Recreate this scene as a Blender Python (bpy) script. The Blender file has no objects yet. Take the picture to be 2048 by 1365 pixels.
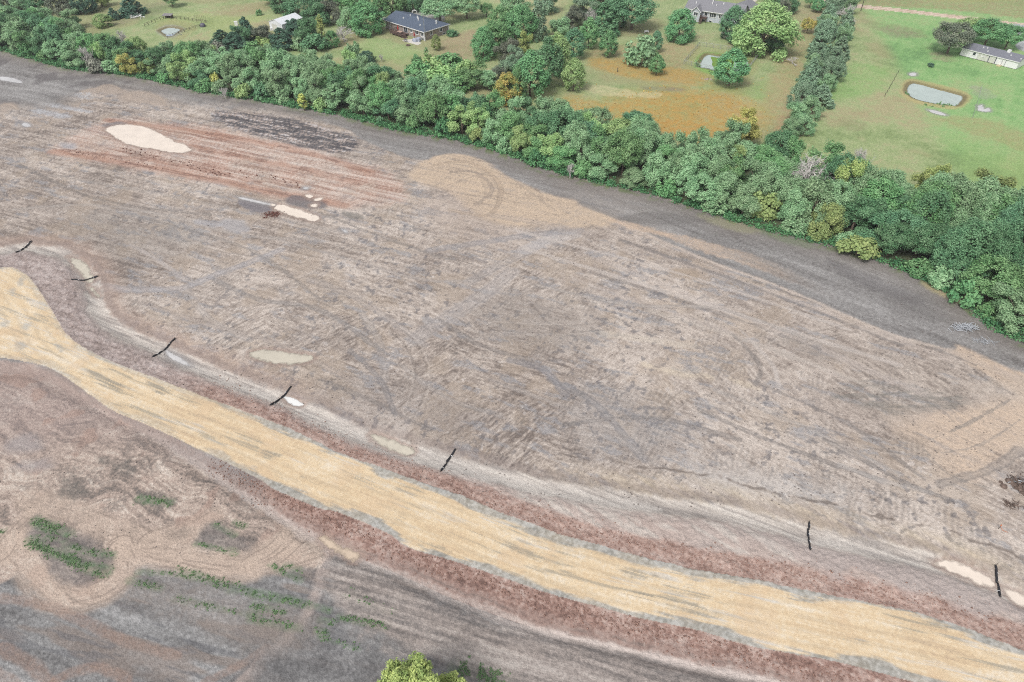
import bpy, math, random
import numpy as np

# ------------------------------------------------------------------ camera, sky, sun, exposure
S = bpy.context.scene
COL = S.collection
PITCH, CAMH, FPX = math.radians(41.0), 78.0, 1365.33
cam_data = bpy.data.cameras.new("camera")
cam_data.sensor_width = 36.0
cam_data.lens = 24.0
cam_data.clip_end = 6000
cam = bpy.data.objects.new("camera", cam_data)
cam.location = (0, 0, CAMH)
cam.rotation_euler = (math.pi/2 - PITCH, 0, 0)
COL.objects.link(cam)
S.camera = cam

SUN_EL, SUN_AZ = math.radians(52), math.radians(215)
W = bpy.data.worlds.new("World"); S.world = W; W.use_nodes = True
wn = W.node_tree
bg = wn.nodes["Background"]
sky = wn.nodes.new("ShaderNodeTexSky"); sky.sky_type = 'NISHITA'; sky.sun_disc = False
sky.sun_elevation = SUN_EL; sky.sun_rotation = SUN_AZ
sky.air_density = 1.0; sky.dust_density = 4.0; sky.ozone_density = 1.0
hs = wn.nodes.new("ShaderNodeHueSaturation"); hs.inputs['Saturation'].default_value = 0.22
wn.links.new(sky.outputs[0], hs.inputs['Color']); wn.links.new(hs.outputs[0], bg.inputs[0])
bg.inputs[1].default_value = 0.12
sl = bpy.data.lights.new("sun", 'SUN'); sl.energy = 1.3; sl.angle = math.radians(14); sl.color = (1.0, 0.965, 0.91)
so = bpy.data.objects.new("sun", sl); COL.objects.link(so)
so.rotation_euler = (math.pi/2 - SUN_EL, 0, math.pi - SUN_AZ)
S.view_settings.view_transform = 'Standard'; S.view_settings.look = 'None'
S.view_settings.gamma = 1.0
S.view_settings.exposure = 0.66
E_GAIN = 1.55        # what a flat open surface shows, per unit of albedo
S.cycles.max_bounces = 6; S.cycles.diffuse_bounces = 3; S.cycles.transmission_bounces = 4
S.cycles.use_denoising = False
S.cycles.filter_width = 1.1

rnd = random.Random(7)
rng = np.random.default_rng(7)
CT, ST = math.cos(PITCH), math.sin(PITCH)

def G(x, y, z=0.0):
    """a pixel of the 2048x1365 survey photograph -> the point of the ground it shows (metres)"""
    u = (x-1024)/FPX; v = (y-682.5)/FPX
    t = (CAMH-z)/(ST+v*CT)
    return np.array([u*t, t*(CT-v*ST)])

def PROJ(X, Y, Z=0.0):
    dz = Z-CAMH
    zc = Y*CT - dz*ST
    dn = -Y*ST - dz*CT
    return 1024+FPX*X/zc, 682.5+FPX*dn/zc

def lin(c):
    c = np.asarray(c, float)/255.0
    return np.where(c <= 0.04045, c/12.92, ((c+0.055)/1.055)**2.4)

CHROMA = [0.71]
SOIL = [True]          # soils of the site are pale and little saturated
def alb(r, g, b):
    if SOIL[0] and r >= g >= b-8:
        g = r-(r-g)*CHROMA[0]; b = r-(r-b)*CHROMA[0]
    return np.minimum(lin((r, g, b))/E_GAIN, 0.85)

# ------------------------------------------------------------------ helpers: names, meshes, materials
def tag(o, label=None, cat=None, group=None, kind=None):
    if label: o['label'] = label
    if cat: o['category'] = cat
    if group: o['group'] = group
    if kind: o['kind'] = kind
    return o

def empty(name, loc, rz=0.0):
    o = bpy.data.objects.new(name, None)
    o.empty_display_size = 0.5
    o.location = (float(loc[0]), float(loc[1]), float(loc[2]) if len(loc) > 2 else 0.0)
    o.rotation_euler = (0, 0, rz)
    COL.objects.link(o)
    return o

def link(name, me, mat=None, parent=None):
    o = bpy.data.objects.new(name, me)
    COL.objects.link(o)
    if mat is not None and len(me.materials) == 0: me.materials.append(mat)
    if parent is not None: o.parent = parent
    return o

def np_mesh(name, verts, faces, smooth=False):
    verts = np.asarray(verts, np.float32); faces = np.asarray(faces, np.int32)
    me = bpy.data.meshes.new(name)
    n = faces.shape[1]
    me.vertices.add(len(verts)); me.vertices.foreach_set('co', verts.ravel())
    me.loops.add(faces.size); me.loops.foreach_set('vertex_index', faces.ravel())
    me.polygons.add(len(faces))
    me.polygons.foreach_set('loop_start', np.arange(0, faces.size, n, dtype=np.int32))
    me.polygons.foreach_set('loop_total', np.full(len(faces), n, np.int32))
    if smooth: me.polygons.foreach_set('use_smooth', np.ones(len(faces), bool))
    me.update(calc_edges=True)
    return me

class MB:
    """collects boxes, quads and tubes and links them as one mesh object"""
    def __init__(s): s.v = []; s.f = []
    def quad(s, *p):
        n = len(s.v); s.v += [tuple(map(float, q)) for q in p]; s.f.append(tuple(range(n, n+len(p))))
        return s
    def box(s, x0, x1, y0, y1, z0, z1):
        n = len(s.v)
        s.v += [(x0,y0,z0),(x1,y0,z0),(x1,y1,z0),(x0,y1,z0),(x0,y0,z1),(x1,y0,z1),(x1,y1,z1),(x0,y1,z1)]
        s.f += [tuple(n+i for i in q) for q in ((3,2,1,0),(4,5,6,7),(0,1,5,4),(1,2,6,5),(2,3,7,6),(3,0,4,7))]
        return s
    def tube(s, pts, rad, n=6, cap=True):
        pts = [np.asarray(p, float) for p in pts]
        if not hasattr(rad, '__len__'): rad = [rad]*len(pts)
        base = len(s.v)
        for i, p in enumerate(pts):
            d = pts[min(i+1, len(pts)-1)] - pts[max(i-1, 0)]
            d = d/(np.linalg.norm(d)+1e-9)
            a = np.array([0,0,1.]) if abs(d[2]) < 0.9 else np.array([1.,0,0])
            e = np.cross(d, a); e /= np.linalg.norm(e); g = np.cross(d, e)
            for k in range(n):
                t = 2*math.pi*k/n
                s.v.append(tuple(p + rad[i]*(math.cos(t)*e + math.sin(t)*g)))
        for i in range(len(pts)-1):
            for k in range(n):
                a, b = base+i*n+k, base+i*n+(k+1) % n
                s.f.append((a, b, b+n, a+n))
        if cap:
            s.f.append(tuple(base+k for k in range(n-1, -1, -1)))
            s.f.append(tuple(base+(len(pts)-1)*n+k for k in range(n)))
        return s
    def dome(s, c, r, h, n=12, m=4, squash=1.0):
        base = len(s.v)
        for i in range(m+1):
            a = math.pi/2*i/m
            for k in range(n):
                t = 2*math.pi*k/n
                s.v.append((c[0]+r*math.cos(a)*math.cos(t), c[1]+squash*r*math.cos(a)*math.sin(t), c[2]+h*math.sin(a)))
        for i in range(m):
            for k in range(n):
                a, b = base+i*n+k, base+i*n+(k+1) % n
                s.f.append((a, b, b+n, a+n))
        return s
    def build(s, name, mat, parent=None, smooth=False):
        me = bpy.data.meshes.new(name)
        me.from_pydata(s.v, [], s.f)
        if smooth: me.polygons.foreach_set('use_smooth', np.ones(len(me.polygons), bool))
        me.update()
        return link(name, me, mat, parent)

def new_mat(name):
    m = bpy.data.materials.new(name); m.use_nodes = True
    nt = m.node_tree
    return m, nt, nt.nodes['Principled BSDF']

def plain(name, rgb, rough=0.7, var=0.15, scale=3.0, spec=0.3, streak=None):
    """painted / weathered surface: colour broken up by noise, small bump"""
    m, nt, p = new_mat(name)
    c = np.asarray(rgb, float)
    tc = nt.nodes.new('ShaderNodeTexCoord')
    mp = nt.nodes.new('ShaderNodeMapping')
    if streak: mp.inputs['Scale'].default_value = streak
    nz = nt.nodes.new('ShaderNodeTexNoise'); nz.inputs['Scale'].default_value = scale; nz.inputs['Detail'].default_value = 5
    nt.links.new(tc.outputs['Object'], mp.inputs[0]); nt.links.new(mp.outputs[0], nz.inputs['Vector'])
    r = nt.nodes.new('ShaderNodeValToRGB')
    r.color_ramp.elements[0].position = 0.3; r.color_ramp.elements[1].position = 0.7
    r.color_ramp.elements[0].color = (*(c*(1-var)), 1); r.color_ramp.elements[1].color = (*np.minimum(c*(1+var), 0.9), 1)
    nt.links.new(nz.outputs[0], r.inputs[0]); nt.links.new(r.outputs[0], p.inputs['Base Color'])
    b = nt.nodes.new('ShaderNodeBump'); b.inputs['Strength'].default_value = 0.2; b.inputs['Distance'].default_value = 0.02
    nt.links.new(nz.outputs[0], b.inputs['Height']); nt.links.new(b.outputs[0], p.inputs['Normal'])
    p.inputs['Roughness'].default_value = rough; p.inputs['Specular IOR Level'].default_value = spec
    return m

# ------------------------------------------------------------------ numpy noise
def _h(ix, iy, seed):
    h = ix.astype(np.uint32)*np.uint32(374761393) + iy.astype(np.uint32)*np.uint32(668265263) + np.uint32((seed*2246822519) & 0xffffffff)
    h = (h ^ (h >> np.uint32(13)))*np.uint32(1274126177)
    h = h ^ (h >> np.uint32(16))
    return (h & np.uint32(0xffff)).astype(np.float32)/np.float32(65535)

def vn(x, y, seed=0):
    fx = np.floor(x); fy = np.floor(y)
    ix = fx.astype(np.int64); iy = fy.astype(np.int64)
    tx = (x-fx).astype(np.float32); ty = (y-fy).astype(np.float32)
    tx = tx*tx*(3-2*tx); ty = ty*ty*(3-2*ty)
    a = _h(ix, iy, seed); b = _h(ix+1, iy, seed); c = _h(ix, iy+1, seed); d = _h(ix+1, iy+1, seed)
    return (a+(b-a)*tx) + ((c+(d-c)*tx)-(a+(b-a)*tx))*ty

def fbm(x, y, seed=0, o=4, gain=0.55):
    s = 0; a = 1.0; t = 0
    for i in range(o):
        s = s + a*vn(x*(2.03**i)+17.3*i, y*(2.03**i)-9.1*i, seed+i*31); t += a; a *= gain
    return s/t

def aniso(x, y, d, along, across, seed, o=3, gain=0.6):
    u = (x*d[0]+y*d[1])/along; v = (-x*d[1]+y*d[0])/across
    return fbm(u, v, seed, o, gain)

def ss(a, b, x):
    t = np.clip((x-a)/(b-a), 0, 1); return t*t*(3-2*t)

def crom(pts, n=6, closed=False):
    P = np.asarray(pts, float); m = len(P); out = []
    rg = range(m) if closed else range(m-1)
    for i in rg:
        if closed: p0, p1, p2, p3 = P[(i-1) % m], P[i], P[(i+1) % m], P[(i+2) % m]
        else: p0, p1, p2, p3 = P[max(i-1, 0)], P[i], P[i+1], P[min(i+2, m-1)]
        for k in range(n):
            t = k/n
            out.append(0.5*((2*p1)+(-p0+p2)*t+(2*p0-5*p1+4*p2-p3)*t*t+(-p0+3*p1-3*p2+p3)*t**3))
    if not closed: out.append(P[-1])
    return np.array(out)

def world(pts): return np.array([G(x, y) for x, y in pts])

def segdist(px, py, poly, closed=False):
    d2 = np.full(px.shape, 1e9, np.float32)
    m = len(poly)
    for i in range(m if closed else m-1):
        a = poly[i]; b = poly[(i+1) % m]; e = b-a; L = e@e+1e-9
        t = np.clip(((px-a[0])*e[0]+(py-a[1])*e[1])/L, 0, 1)
        d2 = np.minimum(d2, (px-a[0]-t*e[0])**2+(py-a[1]-t*e[1])**2)
    return np.sqrt(d2)

def inside(px, py, poly):
    r = np.zeros(px.shape, bool); m = len(poly)
    for i in range(m):
        a = poly[i]; b = poly[(i+1) % m]
        c = ((a[1] > py) != (b[1] > py))
        if a[1] != b[1]:
            r ^= c & (px < (b[0]-a[0])*(py-a[1])/(b[1]-a[1])+a[0])
    return r

# ------------------------------------------------------------------ survey of the place (photo pixels, turned to metres by G)
HEDGE_BASE = [(-500,-10),(-250,45),(0,102),(140,139),(260,152),(400,184),(500,199),(570,212),(700,236),(800,262),(900,279),(1000,306),(1100,343),(1200,368),(1300,390),(1400,420),(1500,452),(1600,478),(1700,503),(1780,532),(1850,562),(1920,602),(1960,642),(2000,668),(2060,690),(2200,730),(2400,780)]
HEDGE_TOP = [(-500,-110),(-250,-50),(0,22),(60,15),(130,40),(200,62),(260,70),(300,88),(350,78),(400,72),(440,98),(500,92),(560,90),(600,98),(650,100),(690,114),(740,112),(790,130),(850,152),(900,156),(950,174),(1000,184),(1060,198),(1110,196),(1200,204),(1250,216),(1300,230),(1350,243),(1400,256),(1440,252),(1490,236),(1540,248),(1600,272),(1680,296),(1740,312),(1850,328),(1950,338),(2048,356),(2200,380),(2400,420)]
DITCH_N = [(-120,500),(0,497),(50,492),(110,500),(150,520),(180,555),(188,590),(200,625),(240,660),(300,686),(340,706),(420,741),(500,772),(570,797),(640,832),(720,867),(800,892),(880,916),(960,936),(1050,962),(1130,977),(1250,997),(1380,1014),(1500,1034),(1620,1066),(1720,1088),(1820,1112),(1900,1132),(1980,1160),(2048,1192),(2180,1260)]
DITCH_S = [(-80,740),(60,748),(140,785),(240,838),(330,888),(400,934),(480,985),(560,1034),(640,1080),(720,1115),(800,1147),(900,1192),(1000,1230),(1100,1262),(1200,1284),(1300,1308),(1400,1332),(1500,1352),(1600,1374),(1760,1405)]
ROAD_N = [(-140,560),(0,537),(30,538),(60,556),(85,592),(110,632),(132,668),(165,694),(220,722),(325,762),(425,800),(512,832),(575,856),(675,905),(750,932),(850,968),(925,993),(1000,1025),(1101,1063),(1202,1093),(1278,1113),(1379,1137),(1505,1159),(1607,1181),(1714,1202),(1821,1223),(1928,1256),(2035,1298),(2180,1350)]
ROAD_S = [(-140,700),(0,716),(95,735),(160,776),(225,821),(300,853),(400,901),(510,955),(550,980),(637,1017),(677,1026),(773,1066),(816,1096),(904,1122),(1005,1156),(1101,1189),(1202,1216),(1278,1237),(1404,1263),(1500,1293),(1660,1322),(1768,1349),(1850,1372),(1980,1410)]
FIELD_LOW = [(-400,230),(0,214),(60,222),(120,212),(160,192),(200,174),(240,182),(330,197),(440,211),(560,224),(690,257),(720,277),(800,312),(850,320),(872,312),(920,308),(980,326),(1010,350),(1060,372),(1110,392),(1150,400),(1166,413),(1240,441),(1340,487),(1450,532),(1560,572),(1700,632),(1800,672),(1900,697),(1918,690),(2020,736),(2080,752),(2400,860)]

bp = crom(HEDGE_BASE, 4)
def ybase(x): return np.interp(x, bp[:,0], bp[:,1])
tp = np.array(HEDGE_TOP, float)
def ytop(x): return np.interp(x, tp[:,0], tp[:,1])

PUDDLES = [   # name, outline, water kind, depth
 ("puddle", [(212,256),(240,250),(272,250),(310,262),(345,280),(383,296),(375,304),(350,306),(310,300),(262,291),(235,278),(216,265)], 'cream'),
 ("puddle", [(540,408),(560,409),(590,417),(637,432),(632,443),(602,438),(575,430),(552,420)], 'cream'),
 ("puddle", [(472,393),(500,398),(545,408),(542,412),(510,405),(478,397)], 'grey'),
 ("puddle", [(608,390),(622,389),(632,396),(620,400)], 'cream'),
 ("puddle", [(628,398),(645,396),(640,402),(628,403)], 'cream'),
 ("puddle", [(622,410),(634,409),(634,415),(624,415)], 'cream'),
 ("puddle", [(608,375),(617,375),(617,379),(608,379)], 'grey'),
 ("puddle", [(680,456),(692,460),(694,465),(684,462)], 'grey'),
 ("puddle", [(0,153),(25,156),(46,164),(40,167),(15,163),(0,160)], 'grey'),
 ("puddle", [(45,247),(55,247),(62,253),(52,255),(45,252)], 'grey'),
 ("puddle", [(132,507),(150,510),(170,525),(182,540),(187,556),(178,562),(168,556),(155,540),(145,525),(136,515)], 'silt'),
 ("puddle", [(176,566),(184,570),(190,578),(198,583),(196,587),(186,585),(178,576)], 'silt'),
 ("puddle", [(328,694),(345,702),(370,716),(380,728),(360,722),(335,708)], 'grey'),
 ("puddle", [(564,788),(580,789),(596,797),(606,804),(590,806),(574,798)], 'bright'),
 ("puddle", [(500,706),(528,698),(565,702),(600,708),(628,716),(610,727),(570,729),(540,727),(512,718)], 'silt'),
 ("puddle", [(735,862),(765,868),(800,882),(830,897),(820,905),(790,898),(755,882)], 'silt'),
 ("puddle", [(1870,1120),(1895,1115),(1930,1122),(1960,1135),(1985,1152),(1994,1164),(1975,1165),(1945,1153),(1905,1136)], 'cream'),
 ("puddle", [(2012,1172),(2030,1176),(2060,1190),(2070,1210),(2048,1206),(2026,1192)], 'cream'),
 ("puddle", [(640,1072),(655,1075),(680,1086),(700,1092),(718,1108),(712,1118),(690,1114),(660,1098),(648,1086)], 'tan'),
 ("puddle", [(1955,213),(1966,209),(1968,218),(1978,216),(1980,222),(1968,224),(1955,220)], 'grey'),
 ("puddle", [(1853,219),(1870,221),(1894,229),(1890,232),(1868,227)], 'grey'),
 ("puddle", [(1818,147),(1830,145),(1834,151),(1822,152)], 'grey'),
 ("pond_water", [(1811,178),(1813,170),(1820,166),(1829,164.6),(1862,173),(1896,182),(1922,189),(1930,193),(1927,201),(1920,209),(1914,212.5),(1900,211.5),(1874,208.5),(1834,199.5),(1818,191),(1811,185)], 'pond'),
 ("pond_water", [(1396,131),(1403,116),(1414,108),(1432,110),(1451,112),(1472,116),(1492,119),(1500,124),(1492,138),(1482,146),(1456,146),(1427,141),(1413,137),(1399,135)], 'pond'),
 ("pond_water", [(318,62),(330,56),(345,54),(363,58),(355,66),(345,71),(335,73),(326,68)], 'pond'),
]
# ------------------------------------------------------------------ ground grid (one sheet, finer near the camera)
ypx = np.linspace(1480, -75, 840)
tY = np.array([G(1024, y)[1] for y in ypx])
rowsY = np.concatenate([[-200, -120, -40, 0, 10, 16, 20], tY[tY > 22], [tY[-1]*1.03, 400, 460, 560, 700, 900, 1200, 1500]])
rowsY = np.unique(rowsY)
kd = np.linspace(-1.22, 1.22, 1380)
ks = np.concatenate([[-4, -3, -2.2, -1.8, -1.5, -1.35], kd, [1.35, 1.5, 1.8, 2.2, 3, 4]])
HW = 0.65*np.maximum(rowsY, 0)+36
gx = (ks[None,:]*HW[:,None]).ravel().astype(np.float32)
gy = np.repeat(rowsY, len(ks)).astype(np.float32)
NR, NC = len(rowsY), len(ks)
N = NR*NC

w_lo = (fbm(gx/9, gy/9, 1, 3)-0.5)*2
w_md = (fbm(gx/2.2, gy/2.2, 2, 3)-0.5)*2
w_hi = (fbm(gx/0.55, gy/0.55, 3, 2)-0.5)*2
big = fbm(gx/28, gy/28, 4, 4)
big2 = fbm(gx/14, gy/14, 5, 4)
spk = vn(gx/0.28, gy/0.28, 9)

def band(pts, m):
    """indices of grid points within m metres of the bounding box of a world polyline"""
    return np.nonzero((gx > pts[:,0].min()-m) & (gx < pts[:,0].max()+m) & (gy > pts[:,1].min()-m) & (gy < pts[:,1].max()+m))[0]

def poly_mask(px, edge=0.4, warp=(0.5, 0.25), smooth=True, pxpts=True):
    P = np.asarray(px, float)
    if smooth: P = crom(P, 5, True)
    P = world(P)
    I = band(P, 3+edge)
    x, y = gx[I], gy[I]
    d = segdist(x, y, P, True); d = np.where(inside(x, y, P), d, -d)
    d = d + warp[0]*w_md[I] + warp[1]*w_hi[I]
    return I, ss(-edge, edge, d), d

def line_dist(px, m=6, smooth=True):
    P = np.asarray(px, float)
    if smooth: P = crom(P, 5)
    P = world(P)
    I = band(P, m)
    d = segdist(gx[I], gy[I], P)
    return I, d

C = np.zeros((N, 3), np.float32)       # albedo of the soil and plants
WET = np.zeros(N, np.float32)
GRAIN = np.full(N, 1.0, np.float32)
HGT = np.zeros(N, np.float32)
CLS = np.zeros(N, np.int8)             # 0 ground, 1 lawn, 2 road, 3 dirt road, 4 driveway

def paint(I, w, rgb, amt=1.0):
    c = alb(*rgb) if max(rgb) > 1.01 else np.asarray(rgb)
    w = (np.asarray(w)*amt)[:,None].astype(np.float32)
    C[I] = C[I]*(1-w)+c.astype(np.float32)*w

def ramp(t, stops):
    t = np.clip(t, 0, 1); xs = [s[0] for s in stops]; cs = np.array([alb(*s[1]) for s in stops])
    return np.stack([np.interp(t, xs, cs[:,k]) for k in range(3)], -1).astype(np.float32)

def wdir(a, b):
    d = G(*b)-G(*a); return d/np.linalg.norm(d)

# --- worked mud of the building site: smears in several directions
D1 = wdir((1250,470), (1900,740)); D2 = wdir((500,760), (900,915)); D3 = wdir((840,660), (1010,560)); D4 = wdir((250,300), (700,395))
D5 = wdir((1300,700), (1500,920))
w_l2 = (fbm(gx/7+40, gy/7-11, 6, 3)-0.5)*2
ax_, ay_ = gx+3.0*(fbm(gx/22, gy/22, 7, 2)-0.5)*2, gy+3.0*(fbm(gx/22+9, gy/22, 8, 2)-0.5)*2
s1 = 0.6*aniso(gx, gy, D1, 7, 0.55, 11)+0.4*aniso(ax_, ay_, D1, 2.2, 0.4, 16); s2 = aniso(ax_, ay_, D2, 2.6, 0.42, 12); s3 = aniso(ax_, ay_, D3, 2.6, 0.42, 13); s4 = aniso(gx, gy, D4, 9, 0.5, 14)
s5 = aniso(ax_, ay_, D5, 2.4, 0.4, 15)
wx = ss(5, 25, gx+0.15*(gy-90)+10*w_lo)
sel = fbm(gx/8, gy/8, 21, 3)
up = ss(100, 125, gy+12*w_lo-0.2*gx)
strk = s2*(1-wx)+s1*wx
strk = strk + (s3-strk)*ss(0.52, 0.62, sel)*(1-wx*0.7)
strk = strk + (s5-strk)*ss(0.5, 0.6, fbm(gx/13, gy/13, 22, 2))*wx*ss(95, 80, gy)
strk = strk + (s4-strk)*up*ss(10, -10, gx)
fs1 = aniso(ax_, ay_, D2, 0.9, 0.2, 17, 2); fs2 = aniso(ax_, ay_, D3, 0.8, 0.2, 18, 2); fs3 = aniso(gx, gy, D1, 1.3, 0.2, 19, 2)
fsel = ss(0.46, 0.56, sel)*(1-0.6*wx)
fs = (fs1*(1-wx)+fs3*wx)*(1-fsel)+fs2*fsel
t = 0.54+0.9*(strk-0.5)+0.55*(big-0.5)+0.5*(big2-0.5)+0.2*w_md+0.1*w_hi+0.3*(spk-0.5)+0.62*(fs-0.5)
right = ss(10, 60, gx+0.25*(90-gy))
t = t+0.10*right
C[:] = ramp(t, [(0.06,(128,112,103)),(0.28,(157,139,127)),(0.46,(178,160,147)),(0.64,(195,177,163)),(0.9,(217,200,186))])
tn = fbm(gx/6, gy/6, 31, 4)
paint(np.arange(N), ss(0.52, 0.66, tn)*0.42, (184,160,136))                    # clay tint
bl = aniso(gx, gy, D2, 5, 1.6, 33, 4)
paint(np.arange(N), ss(0.58, 0.7, bl)*(0.3+0.35*(spk > 0.4)), (158,158,164))                     # damp bluish silt
WET += ss(0.6, 0.72, bl)*0.5
dkp = fbm(gx/1.1, gy/1.1, 35, 3)
paint(np.arange(N), ss(0.64, 0.72, dkp)*0.6*ss(0.4, 0.6, big2), (112,110,118))     # dark crumbs
ck = vn(gx/0.45, gy/0.3, 37)*vn(gx/1.6, gy/1.6, 38)
paint(np.arange(N), ss(0.56, 0.68, ck)*0.42, (118,112,110)); paint(np.arange(N), ss(0.60, 0.72, vn(gx/0.4, gy/0.35, 39)*vn(gx/1.9, gy/1.9, 40))*0.5, (222,210,202))
# chevrons of tyre lugs
lug = 0.5+0.5*np.sin((gx*D2[0]+gy*D2[1])*2*math.pi/0.75+2.5*w_md)
paint(np.arange(N), lug*ss(0.56, 0.66, fbm(gx/5, gy/5, 36, 3))*0.28, (112,104,102))

def tracks(px, w, rgb, amt, ruts=True, wob=0.5):
    I, d = line_dist(px, w+2)
    d = d+wob*w_md[I]*0.6+0.15*w_hi[I]
    m = ss(w, w*0.6, d)*(0.45+0.75*fbm(gx[I]/1.7, gy[I]/1.7, 41, 3))
    paint(I, np.clip(m, 0, 1), rgb, amt)
    if ruts:
        m = ss(0.25, 0.05, np.abs(d-w*0.55))
        paint(I, m, (118,108,106), 0.5*amt)

# --- lighter and darker zones of the mud
for px, rgb, a, e in [
  ([(820,355),(850,320),(900,308),(950,314),(1000,343),(1050,368),(1110,392),(1150,400),(1166,412),(1235,440),(1200,455),(1100,452),(1010,452),(950,428),(905,390)], (212,182,150), 1.0, 1.2),
  ([(840,410),(900,380),(960,420),(1030,470),(980,500),(900,470)], (192,168,150), 0.5, 4),
  ([(1560,575),(1640,578),(1700,605),(1690,625),(1620,600)], (186,158,140), 0.45, 2),
  ([(1790,862),(1840,830),(1950,812),(2060,795),(2100,850),(2000,930),(1940,962),(1880,940),(1850,885)], (214,184,156), 1.0, 2),
  ([(1560,790),(1650,790),(1760,822),(1850,835),(1800,860),(1700,850),(1600,820)], (200,180,166), 0.5, 3),
  ([(1915,690),(1960,708),(2030,742),(2100,770),(2060,800),(1990,760),(1920,712)], (210,180,152), 0.95, 1),
  ([(1690,700),(1800,720),(1900,745),(2048,770),(2048,800),(1900,790),(1780,760),(1700,735)], (202,184,168), 0.55, 3),
  ([(1285,728),(1330,736),(1400,745),(1425,757),(1390,760),(1330,748)], (220,200,172), 0.7, 0.6),
  ([(1460,758),(1500,765),(1520,778),(1490,775)], (220,200,172), 0.7, 0.6),
  ([(930,620),(1050,590),(1200,650),(1150,700),(1000,690)], (140,130,124), 0.45, 5),
  ([(1330,540),(1390,540),(1400,555),(1350,552)], (172,146,120), 0.7, 0.8),
  ([(1570,680),(1680,690),(1720,710),(1650,722),(1590,705)], (150,136,126), 0.6, 2),
  ([(150,430),(300,420),(420,470),(350,520),(220,500)], (142,134,128), 0.4, 5),
  ([(640,800),(800,760),(960,830),(900,880),(760,850)], (140,130,128), 0.4, 5),
  ([(1150,780),(1300,800),(1400,900),(1250,920),(1150,880)], (146,142,144), 0.4, 5),
  ([(1390,930),(1560,950),(1700,985),(1640,1010),(1480,985),(1380,965)], (206,198,192), 0.6, 3),
]:
    I, m, d = poly_mask(px, e, (0.9, 0.3))
    k = 0.55+1.5*(strk[I]-0.5)+0.5*(spk[I]-0.5)+0.6*(big2[I]-0.5)
    paint(I, np.clip(m*(k+0.3), 0, 1), rgb, a)

I, m, d = poly_mask([(1660,792),(1720,762),(1800,773),(1945,801),(1820,831),(1730,818)], 0.8, (0.9, 0.5))
kq = aniso(gx[I], gy[I], wdir((1700,800), (1850,790)), 4, 0.4, 46, 3)
paint(I, m*np.clip(0.5+2.6*(kq-0.5)+0.5*(spk[I]-0.5), 0, 1), (136,130,122), 0.7)
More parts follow.
